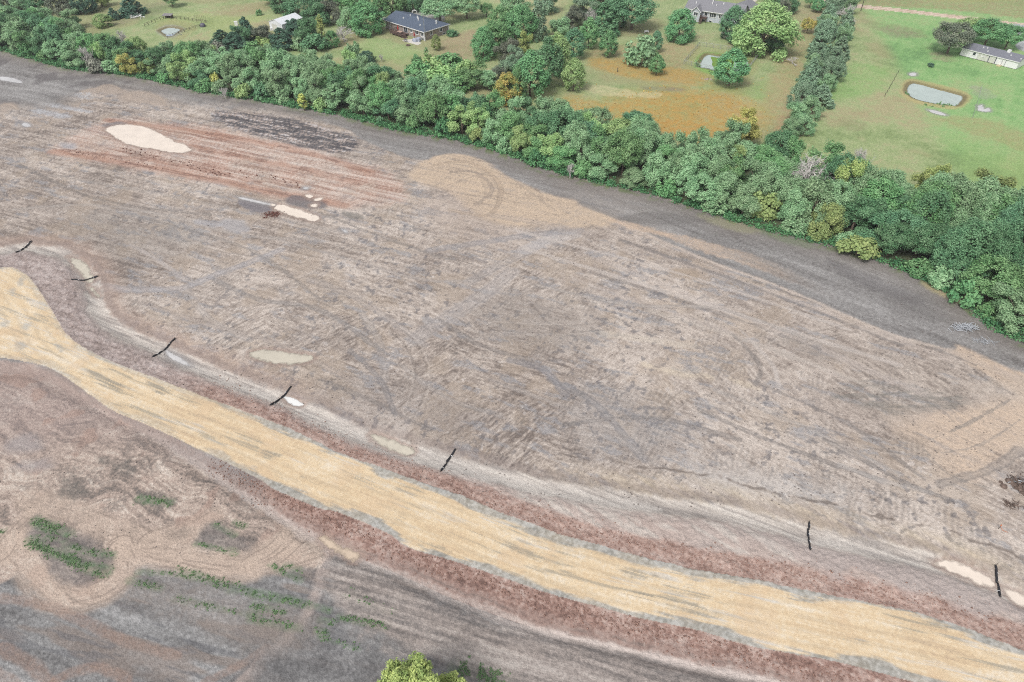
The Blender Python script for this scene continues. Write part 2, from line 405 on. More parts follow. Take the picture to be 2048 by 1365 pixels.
# stubble rows of the right half, light and dark
for (a, b, w_, rgb, am) in [((1240,452),(2040,760),1.2,(200,178,160),.6),((1290,500),(1900,720),.8,(196,178,166),.6),((1200,520),(1850,790),.9,(198,182,172),.55),((1150,560),(1700,760),.7,(196,180,170),.5),((1240,480),(1800,690),.5,(120,114,114),.6),((1180,545),(1640,700),.5,(118,112,112),.5),((1300,620),(1760,780),.6,(200,186,172),.5),((1500,560),(1950,730),.5,(112,108,110),.5)]:
    tracks([a, ((a[0]+b[0])/2, (a[1]+b[1])/2-6), b], w_, rgb, am, False, 0.8)
for px, w_, rgb, am, ru in [
  ([(195,572),(240,578),(300,580),(370,575),(430,550),(490,528),(560,500)], 1.2, (186,180,182), 0.7, True),
  ([(370,560),(330,530),(290,505),(260,490)], 0.5, (196,184,178), 0.6, False),
  ([(370,575),(420,640),(500,680)], 0.8, (190,180,174), 0.4, True),
  ([(830,680),(870,650),(920,620),(980,580),(1020,545)], 2.2, (186,176,172), 0.6, True),
  ([(930,570),(990,535),(1060,500),(1120,460)], 1.6, (186,176,172), 0.5, True),
  ([(860,500),(930,490),(1000,480),(1060,470),(1160,462)], 1.4, (160,160,168), 0.5, True),
  ([(1050,500),(1100,480),(1150,470)], 2, (196,190,190), 0.5, False),
  ([(620,560),(700,590),(780,640),(850,690)], 1.0, (184,172,166), 0.45, True),
  ([(720,620),(760,690),(770,760)], 0.9, (180,172,168), 0.4, True),
  ([(980,430),(1100,450),(1180,470)], 1.2, (188,170,158), 0.4, True),
  ([(870,330),(940,325),(1000,370),(980,430),(900,420)], 0.8, (190,160,130), 0.5, True),
  ([(900,345),(950,345),(985,380),(950,410)], 0.6, (160,140,125), 0.5, True),
  ([(1880,970),(1990,935),(2040,900)], 1.0, (150,142,138), 0.5, True),
  ([(1050,497),(1320,580),(1600,669),(1800,730)], 0.7, (204,190,180), 0.75, False),
  ([(1034,462),(1200,505),(1400,560),(1700,660)], 0.5, (206,192,182), 0.75, False),
  ([(1073,570),(1260,610),(1440,618),(1640,690)], 0.5, (198,186,176), 0.6, True),
  ([(1206,667),(1300,680),(1386,692)], 1.0, (216,200,180), 0.55, False),
  ([(1464,669),(1520,730),(1510,770)], 0.4, (136,128,124), 0.6, False), ([(1480,660),(1545,730),(1560,790)], 0.4, (204,192,184), 0.6, False),
  ([(1100,760),(1180,800),(1240,860),(1290,920)], 0.9, (150,150,156), 0.55, True), ([(1020,720),(1090,742),(1130,790)], 0.9, (150,150,158), 0.55, True),
  ([(1130,850),(1300,835),(1480,880)], 0.5, (140,134,132), 0.5, True), ([(980,760),(1160,830),(1330,940)], 0.5, (196,184,176), 0.5, True),
  ([(880,640),(960,690),(1060,720)], 0.6, (138,130,126), 0.5, True), ([(1400,820),(1560,890),(1760,960)], 0.5, (136,130,128), 0.55, True),
  ([(1430,780),(1600,850),(1800,950)], 0.5, (200,190,182), 0.5, True), ([(1500,760),(1700,850),(1850,960)], 0.4, (134,128,126), 0.5, True),
  ([(1650,880),(1800,960),(1900,1000)], 0.5, (138,132,130), 0.6, True), ([(1680,930),(1760,960),(1860,985)], 0.6, (198,190,184), 0.5, True),
  ([(1860,880),(1930,850),(2020,800)], 0.25, (150,140,132), 0.7, False), ([(1850,900),(1900,950),(1990,980)], 0.25, (150,140,132), 0.7, False), ([(1855,910),(1960,890),(2040,840)], 0.2, (156,146,138), 0.6, False),
  ([(830,360),(880,335),(930,330),(975,350),(1000,390),(985,430)], 0.3, (174,152,132), 0.45, False), ([(860,380),(905,350),(950,352),(972,380),(955,415)], 0.3, (172,152,134), 0.4, False), ([(900,370),(990,345),(1060,385),(1110,420)], 0.25, (168,148,130), 0.6, False),
  ([(100,350),(300,385),(520,430),(700,470)], 0.6, (192,178,166), 0.5, True), ([(40,330),(200,400),(420,430)], 0.5, (144,134,126), 0.5, True), ([(300,440),(500,500),(640,600)], 0.5, (146,138,132), 0.5, True),
  ([(20,420),(180,410),(330,430),(480,470),(640,480)], 0.6, (194,182,172), 0.5, True), ([(430,560),(520,600),(640,620),(760,700)], 0.7, (150,146,146), 0.5, True), ([(260,600),(420,650),(560,690),(700,760)], 0.6, (190,172,160), 0.5, True),
  ([(640,760),(740,800),(860,860)], 0.5, (140,132,128), 0.5, True), ([(700,700),(760,760),(790,830)], 0.6, (146,142,144), 0.5, True), ([(800,730),(900,800),(1000,830)], 0.5, (192,180,172), 0.5, True),
  ([(560,480),(700,520),(850,560),(960,560)], 0.5, (192,180,172), 0.5, True), ([(650,430),(780,480),(900,520)], 0.5, (146,138,132), 0.5, True),
  ([(1236,443),(1340,489),(1450,534),(1560,574),(1700,634),(1800,674),(1905,699)], 0.45, (212,192,176), 0.9, False),
  ([(1240,440),(1330,462),(1430,492),(1530,520),(1600,552)], 0.3, (214,190,168), 0.7, False),
  ([(940,925),(1100,955),(1300,985),(1480,1005)], 0.5, (130,118,112), 0.6, False),
]: tracks(px, w_, rgb, am, ru)

rr_ = np.random.default_rng(77)
for k in range(44):
    x0, y0 = rr_.uniform(120, 1980), rr_.uniform(400, 960)
    if y0 > 500+0.27*x0 or (x0 < 330 and y0 > 470) or x0 > 1500: continue
    p_ = G(x0, y0); base_ = (D1 if x0 > 1150 else D2) if rr_.random() < 0.7 else D3
    a_ = math.atan2(base_[1], base_[0])+rr_.normal()*0.25; cur = rr_.normal()*0.02; L_ = rr_.uniform(18, 55); P_ = []
    for q in range(9):
        P_.append(p_.copy()); p_ = p_+L_/8*np.array([math.cos(a_), math.sin(a_)]); a_ += cur*L_/8
    P_ = np.array(P_); Ir = band(P_, 3); dr_ = segdist(gx[Ir], gy[Ir], P_)+0.12*w_md[Ir]
    rut = ss(0.26, 0.08, np.abs(dr_-0.95)); berm = ss(0.25, 0.08, np.abs(dr_-1.35)); fade = ss(.35, .55, fbm(gx[Ir]/5, gy[Ir]/5, 200+k, 2))
    paint(Ir, rut*fade*0.27, (130,118,110)); paint(Ir, berm*fade*0.22, (212,198,186)); HGT[Ir] += (0.02*berm-0.03*rut)*fade
# --- upper left: red subsoil cut with puddle, black topsoil
I, m, d = poly_mask([(95,305),(130,282),(190,250),(240,238),(350,248),(480,262),(600,290),(720,328),(800,362),(800,400),(720,412),(640,410),(560,400),(450,372),(330,350),(200,325)], 2.4, (2.4, 0.8))
m = m*np.clip(0.55+1.3*(fbm(gx[I]/6, gy[I]/6, 64, 3)-0.35), 0, 1)
k = 0.5+1.6*(s4[I]-0.5)+0.4*(spk[I]-0.5)
C[I] = C[I]*(1-m[:,None]*0.9)+ramp(k, [(0.06,(158,104,84)),(0.3,(192,144,122)),(0.58,(208,170,150)),(0.9,(226,200,184))])*m[:,None]*0.9
for px, w_, a in [([(105,303),(300,335),(500,375),(690,412)],0.9,.8),([(215,240),(420,268),(600,302),(740,345)],0.9,.75),([(120,300),(300,322),(520,365)],0.5,.6),([(400,300),(560,330),(720,370)],0.6,.6),([(380,290),(520,318),(680,352)],0.5,.5)]:
    I, dd = line_dist(px, 4); dd = dd+0.5*w_md[I]
    paint(I, ss(w_*2.2, w_*0.4, dd), (190,132,104), a*0.8); paint(I, ss(0.35, 0.1, np.abs(dd-w_*0.3))*ss(.4,.6,fbm(gx[I]/3, gy[I]/3, 63, 2)), (120,80,70), 0.6)
I, m, d = poly_mask([(425,222),(480,224),(560,234),(650,254),(712,280),(700,304),(640,302),(560,284),(500,268),(440,246)], 0.8, (1.6, 0.6))
k = aniso(gx[I], gy[I], D4, 4, 0.5, 61)
C[I] = C[I]*(1-m[:,None]*0.85)+ramp(0.5+2.0*(k-0.5)+0.5*(spk[I]-0.5), [(0.15,(62,62,72)),(0.45,(98,96,104)),(0.62,(150,136,132)),(0.8,(186,160,146)),(0.98,(214,206,206))])*m[:,None]*0.85
WET[I] += m*0.4
I, m, d = poly_mask([(572,396),(600,392),(645,404),(650,416),(610,418),(575,408)], 0.6); paint(I, m, (110,108,116), 0.75)
I, m, d = poly_mask([(480,400),(530,408),(545,420),(520,426),(480,412)], 0.6); paint(I, m, (112,112,124), 0.7)
I, m, d = poly_mask([(205,250),(235,244),(255,250),(225,262)], 0.5); paint(I, m, (124,118,124), 0.7)
for px in ([(60,222),(90,220),(140,232),(120,236)], [(100,205),(170,220),(180,225),(120,218)], [(120,285),(150,288),(150,298),(125,296)], [(440,440),(480,440),(500,460),(470,465),(445,455)], [(390,440),(440,448),(430,455),(395,450)]):
    I, m, d = poly_mask(px, 0.8); paint(I, m, (176,176,184), 0.6); WET[I] += 0.5*m
I, m, d = poly_mask([(525,430),(540,424),(560,425),(555,436),(532,437)], 0.5, (0.8,0.8)); paint(I, m*(spk[I]>0.4), (110,66,56), 0.8)
I, m, d = poly_mask([(684,424),(720,428),(730,438),(700,437)], 0.5); paint(I, m, (126,120,112), 0.7)
I, m, d = poly_mask([(270,725),(300,730),(310,740)], 0.3)

# --- stubble field strip between the hedge and the worked ground, and the fields south of the road
def soilfield(I, m, seed, base, dirv, along=14):
    x, y = gx[I], gy[I]
    k = 0.5+0.9*(aniso(x, y, dirv, along, 1.1, seed, 3)-0.5)+0.32*(fbm(x/12, y/12, seed+3, 3)-0.5)+0.5*(vn(x/0.3, y/0.3, seed+7)-0.5)
    C[I] = C[I]*(1-m[:,None])+ramp(k, base)*m[:,None]
GREYF = [(0.1,(118,113,111)),(0.4,(143,138,136)),(0.65,(157,153,151)),(0.95,(178,174,172))]
fieldP = [p for p in HEDGE_BASE]+FIELD_LOW[::-1]
P = world(np.concatenate([crom(HEDGE_BASE, 3), crom(FIELD_LOW[::-1], 4)]))
I = band(P, 4); d = segdist(gx[I], gy[I], P, True); d = np.where(inside(gx[I], gy[I], P), d, -d)+0.35*w_md[I]+0.3*w_hi[I]
eF = 0.5+6*ss(-40, -90, gx[I])
mF = ss(-eF, eF, d+eF*0.5*w_lo[I])
Dh = wdir((300,190), (900,300)); Dh2 = wdir((1250,410), (1800,620))
soilfield(I, mF*ss(40, 0, gx[I]), 71, GREYF, Dh)
soilfield(I, mF*ss(0, 40, gx[I]), 72, GREYF, Dh2)
WET[I] *= (1-mF)
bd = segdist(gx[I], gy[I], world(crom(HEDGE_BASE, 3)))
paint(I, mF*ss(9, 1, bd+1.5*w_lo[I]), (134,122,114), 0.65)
paint(I, mF*ss(0.55, 0.7, fbm(gx[I]/7, gy[I]/7, 74, 3))*ss(-30, -90, gx[I]), (104,96,98), 0.6)
paint(I, mF*ss(3.0, 0.5, bd+0.9*w_md[I])*ss(0.45, 0.6, fbm(gx[I]/2, gy[I]/2, 75, 3)), (112,128,84), 0.8)
for px, rgb, a in [([(1230,440),(1300,425),(1380,430),(1420,445),(1330,452)], (112,106,104), .5), ([(1395,432),(1460,440),(1520,462),(1490,466),(1430,450)], (160,156,110), .55), ([(1850,566),(1900,585),(1925,606),(1900,600),(1865,582)], (190,170,118), .8), ([(1530,462),(1620,486),(1610,496),(1540,476)], (128,140,112), .55), ([(1660,520),(1760,560),(1850,600),(1820,610),(1700,560)], (108,102,104), .5), ([(1770,600),(1850,590),(1900,640),(1800,640)], (128,122,120), .4)]:  # first patch is a shadow blob painted dark into the soil colour
    I2, m, d = poly_mask(px, 1.0, (0.8,0.4)); paint(I2, m, rgb, a)
I2, m, d = poly_mask([(1230,440),(1400,480),(1500,509),(1580,541),(1660,578),(1740,612),(1730,622),(1640,588),(1560,556),(1480,527),(1400,502),(1320,472),(1250,455)], 0.5, (0.7,0.4))
tf = ss(62, 38, gx[I2]+3*w_lo[I2])*0.95
paint(I2, m*np.clip(tf*(0.55+1.3*(s1[I2]-0.4)+0.5*(spk[I2]-.5)), 0, 1), (210,176,146), 1.0)

for px in ([(195,178),(210,170),(240,178),(255,186),(230,188),(205,190)], [(165,182),(190,176),(200,182),(170,192)], [(250,184),(290,182),(330,198),(320,212),(270,205),(235,200)], [(0,208),(20,206),(36,214),(20,222),(0,226)]):
    I, m, d = poly_mask(px, 0.9, (0.9,0.4)); paint(I, m, (186,164,146), 0.75)
for px in ([(195,186),(205,172),(225,172),(243,182)], [(160,186),(185,178),(215,178)], [(245,196),(280,186),(318,196),(330,212)], [(0,214),(18,208),(36,220)]):
    tracks(px, 0.8, (196,172,150), 0.7, True, 0.4)
for px in ([(60,222),(90,220),(140,232),(120,236)], [(150,188),(178,186),(180,198),(160,196)], [(90,208),(170,222),(178,226),(110,216)]):
    I, m, d = poly_mask(px, 0.5, (0.9,0.6)); paint(I, m*(spk[I] > .35), (196,196,200), 0.7)
# --- ditch north of the road with its red bank and silted bed
I, dN = line_dist(DITCH_N, 14); PN = world(crom(DITCH_N, 5))
sN = w_md[I]*0.35+w_hi[I]*0.2
PR = world(crom(ROAD_N, 5)); dR = segdist(gx[I], gy[I], PR)
xs = gx[I]
southN = np.nonzero(True)[0]
# which side of the ditch: nearer the road than the ditch line is
dRN = np.interp(xs, PN[:,0], PN[:,1])
side = gy[I] < dRN
bk0 = aniso(gx[I], gy[I], D1, 5, 0.5, 87)
tan_m = ss(6.5, 2.0, dN+sN*2)*ss(0, 1, (~side).astype(float))
paint(I, tan_m*ss(-4, 16, xs+6*w_lo[I])*np.clip(0.1+1.5*(bk0-0.3)+0.6*(big2[I]-.5), 0, 1), (212,190,156), 0.85)
lip = ss(0.35, 0.08, np.abs(dN-5.6+0.9*w_md[I]+0.8*w_lo[I]))*(~side)*ss(-10, 10, xs)
paint(I, lip*ss(0.4, 0.6, fbm(gx[I]/1.5, gy[I]/1.5, 88, 2)), (128,112,102), 0.8)
paint(I, tan_m*ss(-20, -50, xs), (186,150,130), 0.55)
bank = np.where(side, ss(1.0, 2.2, dN+sN), 0)*ss(13, 10, dN)
kk = 0.5+0.6*(fbm(gx[I]/0.9, gy[I]/0.9, 81, 3)-0.5)+0.5*(spk[I]-0.5)+0.5*(fbm(gx[I]/4, gy[I]/4, 86, 3)-0.5)+0.6*(aniso(gx[I], gy[I], D2, 3, .4, 82)-0.5)
redc = ramp(kk, [(0.08,(142,98,84)),(0.4,(176,134,118)),(0.7,(193,155,140)),(0.95,(210,180,166))])
mauve = ramp(kk, [(0.15,(136,116,110)),(0.45,(168,146,140)),(0.7,(190,170,164)),(0.95,(208,192,186))])
fr = ss(-62, -44, xs+3*w_lo[I])[:,None]
mixb = mauve*(1-fr)+redc*fr
wetb = np.clip(0.25+0.55*ss(25, 60, xs)*ss(2.2, 5.5, 7.5-dR+1.0*w_lo[I]) , 0, 1)
wgt = bank*0.92
C[I] = C[I]*(1-wgt[:,None])+mixb*wgt[:,None]
up_b = bank*ss(3.2, 1.6, dN+sN*1.5)                        # silted foot of the bank
paint(I, up_b, (184,168,160), 0.7)
palem = bank*ss(2.6, 3.8, dR+0.9*w_lo[I]+0.5*w_md[I])*ss(-25, 5, xs)
paint(I, palem*np.clip(0.75+1.0*(big2[I]-.5), 0, 1), (196,178,168), 0.85)
paint(I, palem*ss(.56,.68,aniso(gx[I], gy[I], D1, 7, 1.2, 89, 3)), (214,202,190), 0.7)
lowr = bank*ss(20, 45, xs)*ss(1.5, 3.0, dR)*ss(0.42, 0.6, fbm(gx[I]/5, gy[I]/5, 83, 3)+0.5*ss(5.5, 2.5, dN)-0.15)
paint(I, lowr, (186,170,164), 0.75)
bed = ss(2.0, 0.9, dN+sN*1.8)
bk = aniso(gx[I], gy[I], D2, 6, 0.35, 84)
C[I] = C[I]*(1-bed[:,None]*0.9)+ramp(0.5+1.6*(bk-0.5), [(0.15,(158,148,142)),(0.5,(196,184,174)),(0.85,(222,212,200))])*bed[:,None]*0.9
WET[I] += bed*0.5
for px in ([(590,806),(640,822),(720,856),(800,880),(880,904),(960,930),(1010,955),(950,962),(860,932),(770,905),(690,872),(620,842)], [(380,722),(450,752),(540,780),(545,798),(470,775),(400,748)], [(1000,945),(1120,968),(1260,992),(1330,1012),(1300,1022),(1150,1000),(1030,975)], [(1640,1070),(1720,1082),(1800,1104),(1780,1112),(1700,1098),(1640,1086)]):
    I9, m9, d9 = poly_mask(px, 0.6, (0.6, 0.4)); q9 = aniso(gx[I9], gy[I9], D2, 5, 0.4, 80, 3)
    paint(I9, m9*np.clip(0.65+1.8*(q9-.5), 0, 1), (212,202,192), 0.85); WET[I9] += 0.4*m9
shn = np.where(~side, ss(1.2, 1.9, dN+sN)*ss(3.4, 2.4, dN+sN), 0)
paint(I, shn, (132,116,112), 0.45)
rill = np.abs(aniso(gx[I], gy[I], np.array([D2[1], -D2[0]]), 2.5, 0.5, 85)-0.5)
paint(I, bank*ss(0.02, 0.006, rill), (208,184,170), 0.5)
GRAIN[I] = np.where(bank > .3, 0.75, GRAIN[I])
HGT[I] -= 0.75*np.exp(-(dN/2.0)**2)*np.ones_like(dN)
HGT[I] += bank*0.10*w_hi[I]+bank*0.12*w_md[I]

# --- south of the road: red bank, ditch, pink soil, grey field
southP = ROAD_S+[(2200,1480),(1000,1700),(-600,1700),(-500,760)]
P = world(np.concatenate([crom(ROAD_S, 4), np.array([(2300,1475),(1600,1480),(800,1480),(0,1480),(-800,1480),(-700,900),(-400,720)], float)]))
I = band(P, 2); insS = inside(gx[I], gy[I], P)
mS = insS.astype(np.float32)
Dw = wdir((300,1165), (600,1250))
soilfield(I, mS, 91, [(0.1,(108,106,107)),(0.4,(136,134,134)),(0.65,(152,151,151)),(0.95,(178,176,176))], Dw, 9)
WET[I] *= 1-mS
paint(I, mS*ss(0.5, 0.62, aniso(gx[I], gy[I], Dw, 12, 2.2, 92, 3)), (146,126,114), 0.6)
paint(I, mS*ss(0, 12, gx[I])*ss(0.46, 0.6, aniso(gx[I], gy[I], Dw, 9, 1.2, 93, 3)), (172,156,146), 0.6)
paint(I, mS*ss(-5, 8, gx[I]+0.8*(gy[I]-42))*ss(0.35, 0.6, fbm(gx[I]/8, gy[I]/8, 94, 2)), (164,146,136), 0.6)
paint(I, mS*ss(0.58, 0.68, aniso(gx[I], gy[I], Dw, 5, 0.8, 95, 3)), (112,112,118), 0.5)
PINK = [(-300,700),(0,722),(95,745),(200,812),(330,888),(480,988),(580,1052),(640,1090),(656,1115),(630,1140),(570,1118),(540,1118),(505,1140),(470,1152),(400,1143),(330,1130),(275,1132),(265,1160),(240,1185),(195,1206),(140,1216),(105,1208),(70,1180),(40,1145),(0,1168),(-200,1230),(-500,1150)]
I2, m, d = poly_mask(PINK, 0.35, (0.45,0.2))
x, y = gx[I2], gy[I2]
Da = wdir((100,950), (400,1090))
loops = aniso(x+3*w_lo[I2], y+3*w_lo[I2], Da, 5, 0.45, 101, 3)
kk = 0.5+1.1*(loops-0.5)+0.8*(fbm(x/5, y/5, 102, 4)-0.5)+0.45*(vn(x/0.25, y/0.25, 103)-0.5)
C[I2] = C[I2]*(1-m[:,None])+ramp(kk, [(0.1,(130,116,108)),(0.3,(164,142,128)),(0.52,(190,164,148)),(0.75,(206,184,166)),(0.95,(220,202,186))])*m[:,None]
paint(I2, m*ss(0.55, 0.7, fbm(x/6, y/6, 104, 3))*ss(0.35, 0.6, vn(x/0.3, y/0.3, 105)), (136,122,114), 0.6)
paint(I2, m*ss(62, 72, y+4*w_lo[I2])*ss(-28, -34, x), (168,142,138), 0.45)
paint(I2, m*ss(0.6, 0.7, fbm(x/4, y/4, 106, 3)), (174,134,116), 0.5)
for px in ([(70,920),(100,915),(105,935),(60,945),(20,935)], [(20,880),(60,870),(90,895),(50,905),(10,900)]):
    I3, m3, d3 = poly_mask(px, 1.0); paint(I3, m3, (162,154,156), 0.6)
for px in ([(130,955),(165,960),(175,985),(140,1000),(118,985)], [(200,915),(250,925),(270,945),(220,940)], [(270,985),(310,985),(350,1000),(335,1015),(285,1012)]):
    I3, m3, d3 = poly_mask(px, 0.6, (0.9,0.5)); paint(I3, m3*(0.4+0.8*spk[I3]), (112,106,100), 0.8)
# turning arcs of the earth mover
for c0, pts in enumerate([[(600,1060),(560,1090),(500,1115),(420,1118),(330,1100),(260,1075),(150,1030),(60,1000)], [(640,1095),(600,1110),(540,1125),(480,1140),(400,1130),(300,1110),(240,1095)], [(240,1095),(250,1130),(235,1165),(200,1188),(150,1200),(110,1195),(80,1170),(50,1120),(20,1080)], [(540,1000),(590,1050),(560,1100),(510,1130)], [(420,1040),(370,1065),(300,1085)], [(0,1110),(30,1070),(60,1040)]]):
    for off in (0,):
        I3, dd = line_dist(pts, 5); dd = dd+0.3*w_md[I3]
        mm = ss(2.6, 1.2, dd)*(0.5+0.6*fbm(gx[I3]/1.5, gy[I3]/1.5, 111, 2))
        paint(I3, mm, (206,178,156), 0.7)
        for o in (0.4, 1.3, 1.75):
            paint(I3, ss(0.2, 0.05, np.abs(dd-o+0.25*w_lo[I3]))*ss(.42,.62,fbm(gx[I3]/2.2, gy[I3]/2.2, 113+int(o*10), 2)), (150,128,114), 0.55)
# islands of old field left between the arcs
for px in ([(72,1030),(100,1050),(150,1070),(225,1105),(222,1140),(200,1150),(150,1128),(90,1105),(60,1085)], [(425,1047),(465,1062),(505,1085),(490,1105),(440,1100),(388,1087)], [(95,1110),(150,1130),(205,1152),(180,1168),(140,1170),(105,1145)]):
    I3, m3, d3 = poly_mask(px, 0.8, (0.6,0.3)); soilfield(I3, m3*0.85, 121, [(0.1,(84,80,82)),(0.45,(120,112,110)),(0.9,(160,146,138))], Dw, 6)
for px, w_, a in [([(0,1197),(60,1205),(126,1225),(202,1260),(278,1293),(354,1311)],0.9,.6),([(0,1295),(50,1323),(96,1361),(120,1400)],1.0,.65),([(108,1361),(150,1342),(192,1336),(228,1346),(254,1361)],0.9,.65),([(-20,1340),(20,1360),(40,1380)],0.8,.5),([(410,1365),(470,1335),(530,1300)],0.8,.55)]:
    I3, dd = line_dist(px, 4); dd = dd+0.3*w_md[I3]; paint(I3, ss(w_, w_*0.4, dd)*(0.5+0.5*spk[I3]), (164,128,110), a)
I3, dd = line_dist([(655,1100),(652,1130),(640,1160),(632,1190),(612,1230),(590,1262),(560,1292),(510,1340),(470,1380)], 4)
dd = dd+0.45*w_md[I3]
paint(I3, np.clip(ss(1.1, 0.2, dd+0.3*w_hi[I3])*(0.35+1.0*fbm(gx[I3]/1.3, gy[I3]/1.3, 119, 3)), 0, 1), (196,172,160), 0.62); paint(I3, ss(.5,.62,fbm(gx[I3]/2, gy[I3]/2, 118, 2))*ss(0.3, 0.1, np.abs(dd-0.95)), (112,104,104), 0.5)
I3, m3, d3 = poly_mask([(520,1300),(560,1285),(620,1270),(760,1300),(800,1365),(700,1420),(500,1400),(490,1365)], 2); soilfield(I3, m3*0.85, 123, [(0.1,(98,96,97)),(0.5,(126,124,125)),(0.95,(158,156,156))], Dw, 3)
ROWS = [([(71,1043),(106,1058),(141,1069)],1.0,1.0),([(61,1081),(83,1096),(126,1113),(177,1136),(215,1144)],.9,1.0),([(98,1075),(177,1103),(227,1111)],.6,.5),
 ([(427,1050),(467,1070)],.6,.6),([(394,1088),(470,1106)],.6,.5),([(354,1139),(430,1161),(505,1187)],.7,.5),([(500,1184),(576,1202),(621,1212)],.7,.8),
 ([(258,1161),(321,1177)],.6,.6),([(354,1197),(455,1222),(512,1232)],.6,.5),([(500,1237),(598,1257)],.7,1.0),([(505,1212),(566,1225)],.6,.9),([(538,1131),(601,1161)],.6,.6),
 ([(571,1131),(600,1142)],.6,.5),([(634,1215),(657,1222)],.5,.6),([(682,1235),(773,1252)],.6,.9),([(639,1240),(665,1246)],.5,.6),([(634,1260),(652,1270)],.6,.8),([(690,1192),(768,1222)],.6,.3),
 ([(917,1336),(1010,1361)],1.3,1.4),([(280,998),(340,1006)],.9,1.1),([(0,1064),(8,1064)],.6,.8),([(470,1046),(490,1052)],.5,.5),([(640,1275),(720,1300)],.5,.4),([(275,1145),(360,1150),(470,1185)],.5,.35),([(700,1180),(790,1228)],.5,.25)]
for px, w_, dens in ROWS:
    I3, dd = line_dist(px, 4, len(px) > 2); dd = dd+0.4*w_md[I3]
    paint(I3, ss(w_*1.2, w_*0.3, dd)*np.clip(0.35+0.5*dens, 0, 0.9)*(0.35+0.9*spk[I3]*vn(gx[I3]/.5, gy[I3]/.5, 137)*1.3), (104,132,98), 0.85)
I3, m3, d3 = poly_mask([(668,1112),(740,1128),(860,1182),(1000,1240),(1150,1276),(1300,1312),(1450,1348),(1650,1400),(1200,1420),(1000,1380),(900,1335),(780,1290),(690,1235),(655,1180)], 1.2, (1.2,0.5))
kq = aniso(gx[I3], gy[I3], wdir((800,1180), (1300,1330)), 6, 0.5, 125, 3)
C[I3] = C[I3]*(1-m3[:,None]*0.85)+ramp(0.5+1.3*(kq-0.5)+0.4*(spk[I3]-0.5)+0.4*(big2[I3]-.5)-0.12*ss(-2, 14, gx[I3]), [(0.1,(124,114,110)),(0.35,(152,139,132)),(0.6,(176,160,151)),(0.92,(200,186,176))])*m3[:,None]*0.85
I3, m3, d3 = poly_mask([(300,1150),(480,1190),(640,1235),(620,1290),(540,1310),(430,1270),(330,1230),(230,1195)], 1.5, (1.0,0.5))
paint(I3, m3*(0.4+0.6*spk[I3]), (150,134,124), 0.6)
# bank and ditch
I, dS = line_dist(DITCH_S, 10); PSd = world(crom(DITCH_S, 5)); PRS = world(crom(ROAD_S, 5))
x, y = gx[I], gy[I]
dRS = segdist(x, y, PRS); inS = inside(x, y, P)
betw = inS & (y > np.interp(x, PSd[:,0], PSd[:,1]))
kk = 0.5+0.6*(fbm(x/0.7, y/0.7, 131, 3)-0.5)+0.5*(spk[I]-0.5)+0.5*(fbm(x/4, y/4, 132, 3)-0.5)+0.5*(aniso(x, y, D2, 2.5, .3, 134)-0.5)
redS = ramp(kk, [(0.1,(120,80,68)),(0.4,(160,114,98)),(0.65,(184,144,129)),(0.95,(206,176,162))])
fr = ss(-42, -30, x+3*w_lo[I])
mB = betw*fr
C[I] = C[I]*(1-mB[:,None]*0.93)+redS*mB[:,None]*0.93
mB2 = betw*(1-fr); paint(I, mB2*np.clip(0.4+1.2*(big2[I]-.4), 0, 1), (188,166,156), 0.4)
foot = betw*ss(2.6, 1.0, dS+0.8*w_md[I])
paint(I, foot*(0.6+0.5*spk[I]), (160,134,124), 0.7)
rl = np.abs(aniso(x, y, np.array([D2[1], -D2[0]]), 3, 0.55, 133)-0.5)
paint(I, betw*ss(0.03, 0.008, rl)*ss(0, 3, x+8)*ss(2.6, 1.4, dS)*ss(.5,.62,fbm(x/4, y/4, 139, 2)), (210,186,172), 0.75)
GRAIN[I] = np.where(betw, 0.75, GRAIN[I])
bedS = ss(0.9, 0.3, dS+0.6*w_md[I]+0.3*w_hi[I]+0.25*w_lo[I])*(0.35+0.75*big2[I]+0.4*(spk[I]-.5))*ss(-62, -38, x)
bedS = np.clip(bedS, 0, 1)
paint(I, bedS, (202,184,174), 0.8); WET[I] += bedS*0.4
paint(I, ss(0.25, 0.05, np.abs(dS-1.1+0.5*w_md[I]))*inS*fr*ss(.45,.6,fbm(x/2, y/2, 135, 2)), (122,108,102), 0.45)
foot2 = ss(0.4, 0.1, np.abs(dS-0.15+0.45*w_md[I]))*ss(-6, 8, x)
paint(I, foot2, (216,198,188), 0.8)
HGT[I] -= 0.45*np.exp(-(dS/1.3)**2)
HGT[I] += mB*(0.10*w_hi[I]+0.10*w_md[I])

CHROMA[0] = 0.8
# --- new road: pale crushed stone, grey shoulders with ragged inner edge
PRd = world(np.concatenate([crom(ROAD_N, 5), crom(ROAD_S[::-1], 5)]))
I = band(PRd, 3); x, y = gx[I], gy[I]
d = segdist(x, y, PRd, True); d = np.where(inside(x, y, PRd), d, -d)
dr = d+0.12*w_md[I]+0.08*w_hi[I]
onr = dr > 0
Dr = wdir((500,900), (900,1060)); Dr2 = wdir((1200,1150), (1700,1270))
wr_ = ss(-8, 22, x+3*w_lo[I])
def mixr(a, b): return b+(a-b)*wr_
st = mixr(aniso(x, y, Dr2, 8, 0.22, 141, 3), aniso(x, y, Dr, 8, 0.22, 142, 3))
st2 = mixr(aniso(x, y, Dr2, 9, 0.9, 143, 4), aniso(x, y, Dr, 9, 0.9, 144, 4))
kk = 0.53+0.6*(st-0.5)+0.5*(fbm(x/7, y/7, 145, 3)-0.5)+0.36*(spk[I]-0.5)+0.10*np.cos(d*2.6+w_lo[I])
rc = ramp(kk, [(0.08,(208,178,142)),(0.36,(227,196,152)),(0.6,(236,209,168)),(0.9,(242,225,198))])
def mixl(base, w, rgb): return base*(1-w[:,None])+alb(*rgb).astype(np.float32)*w[:,None]
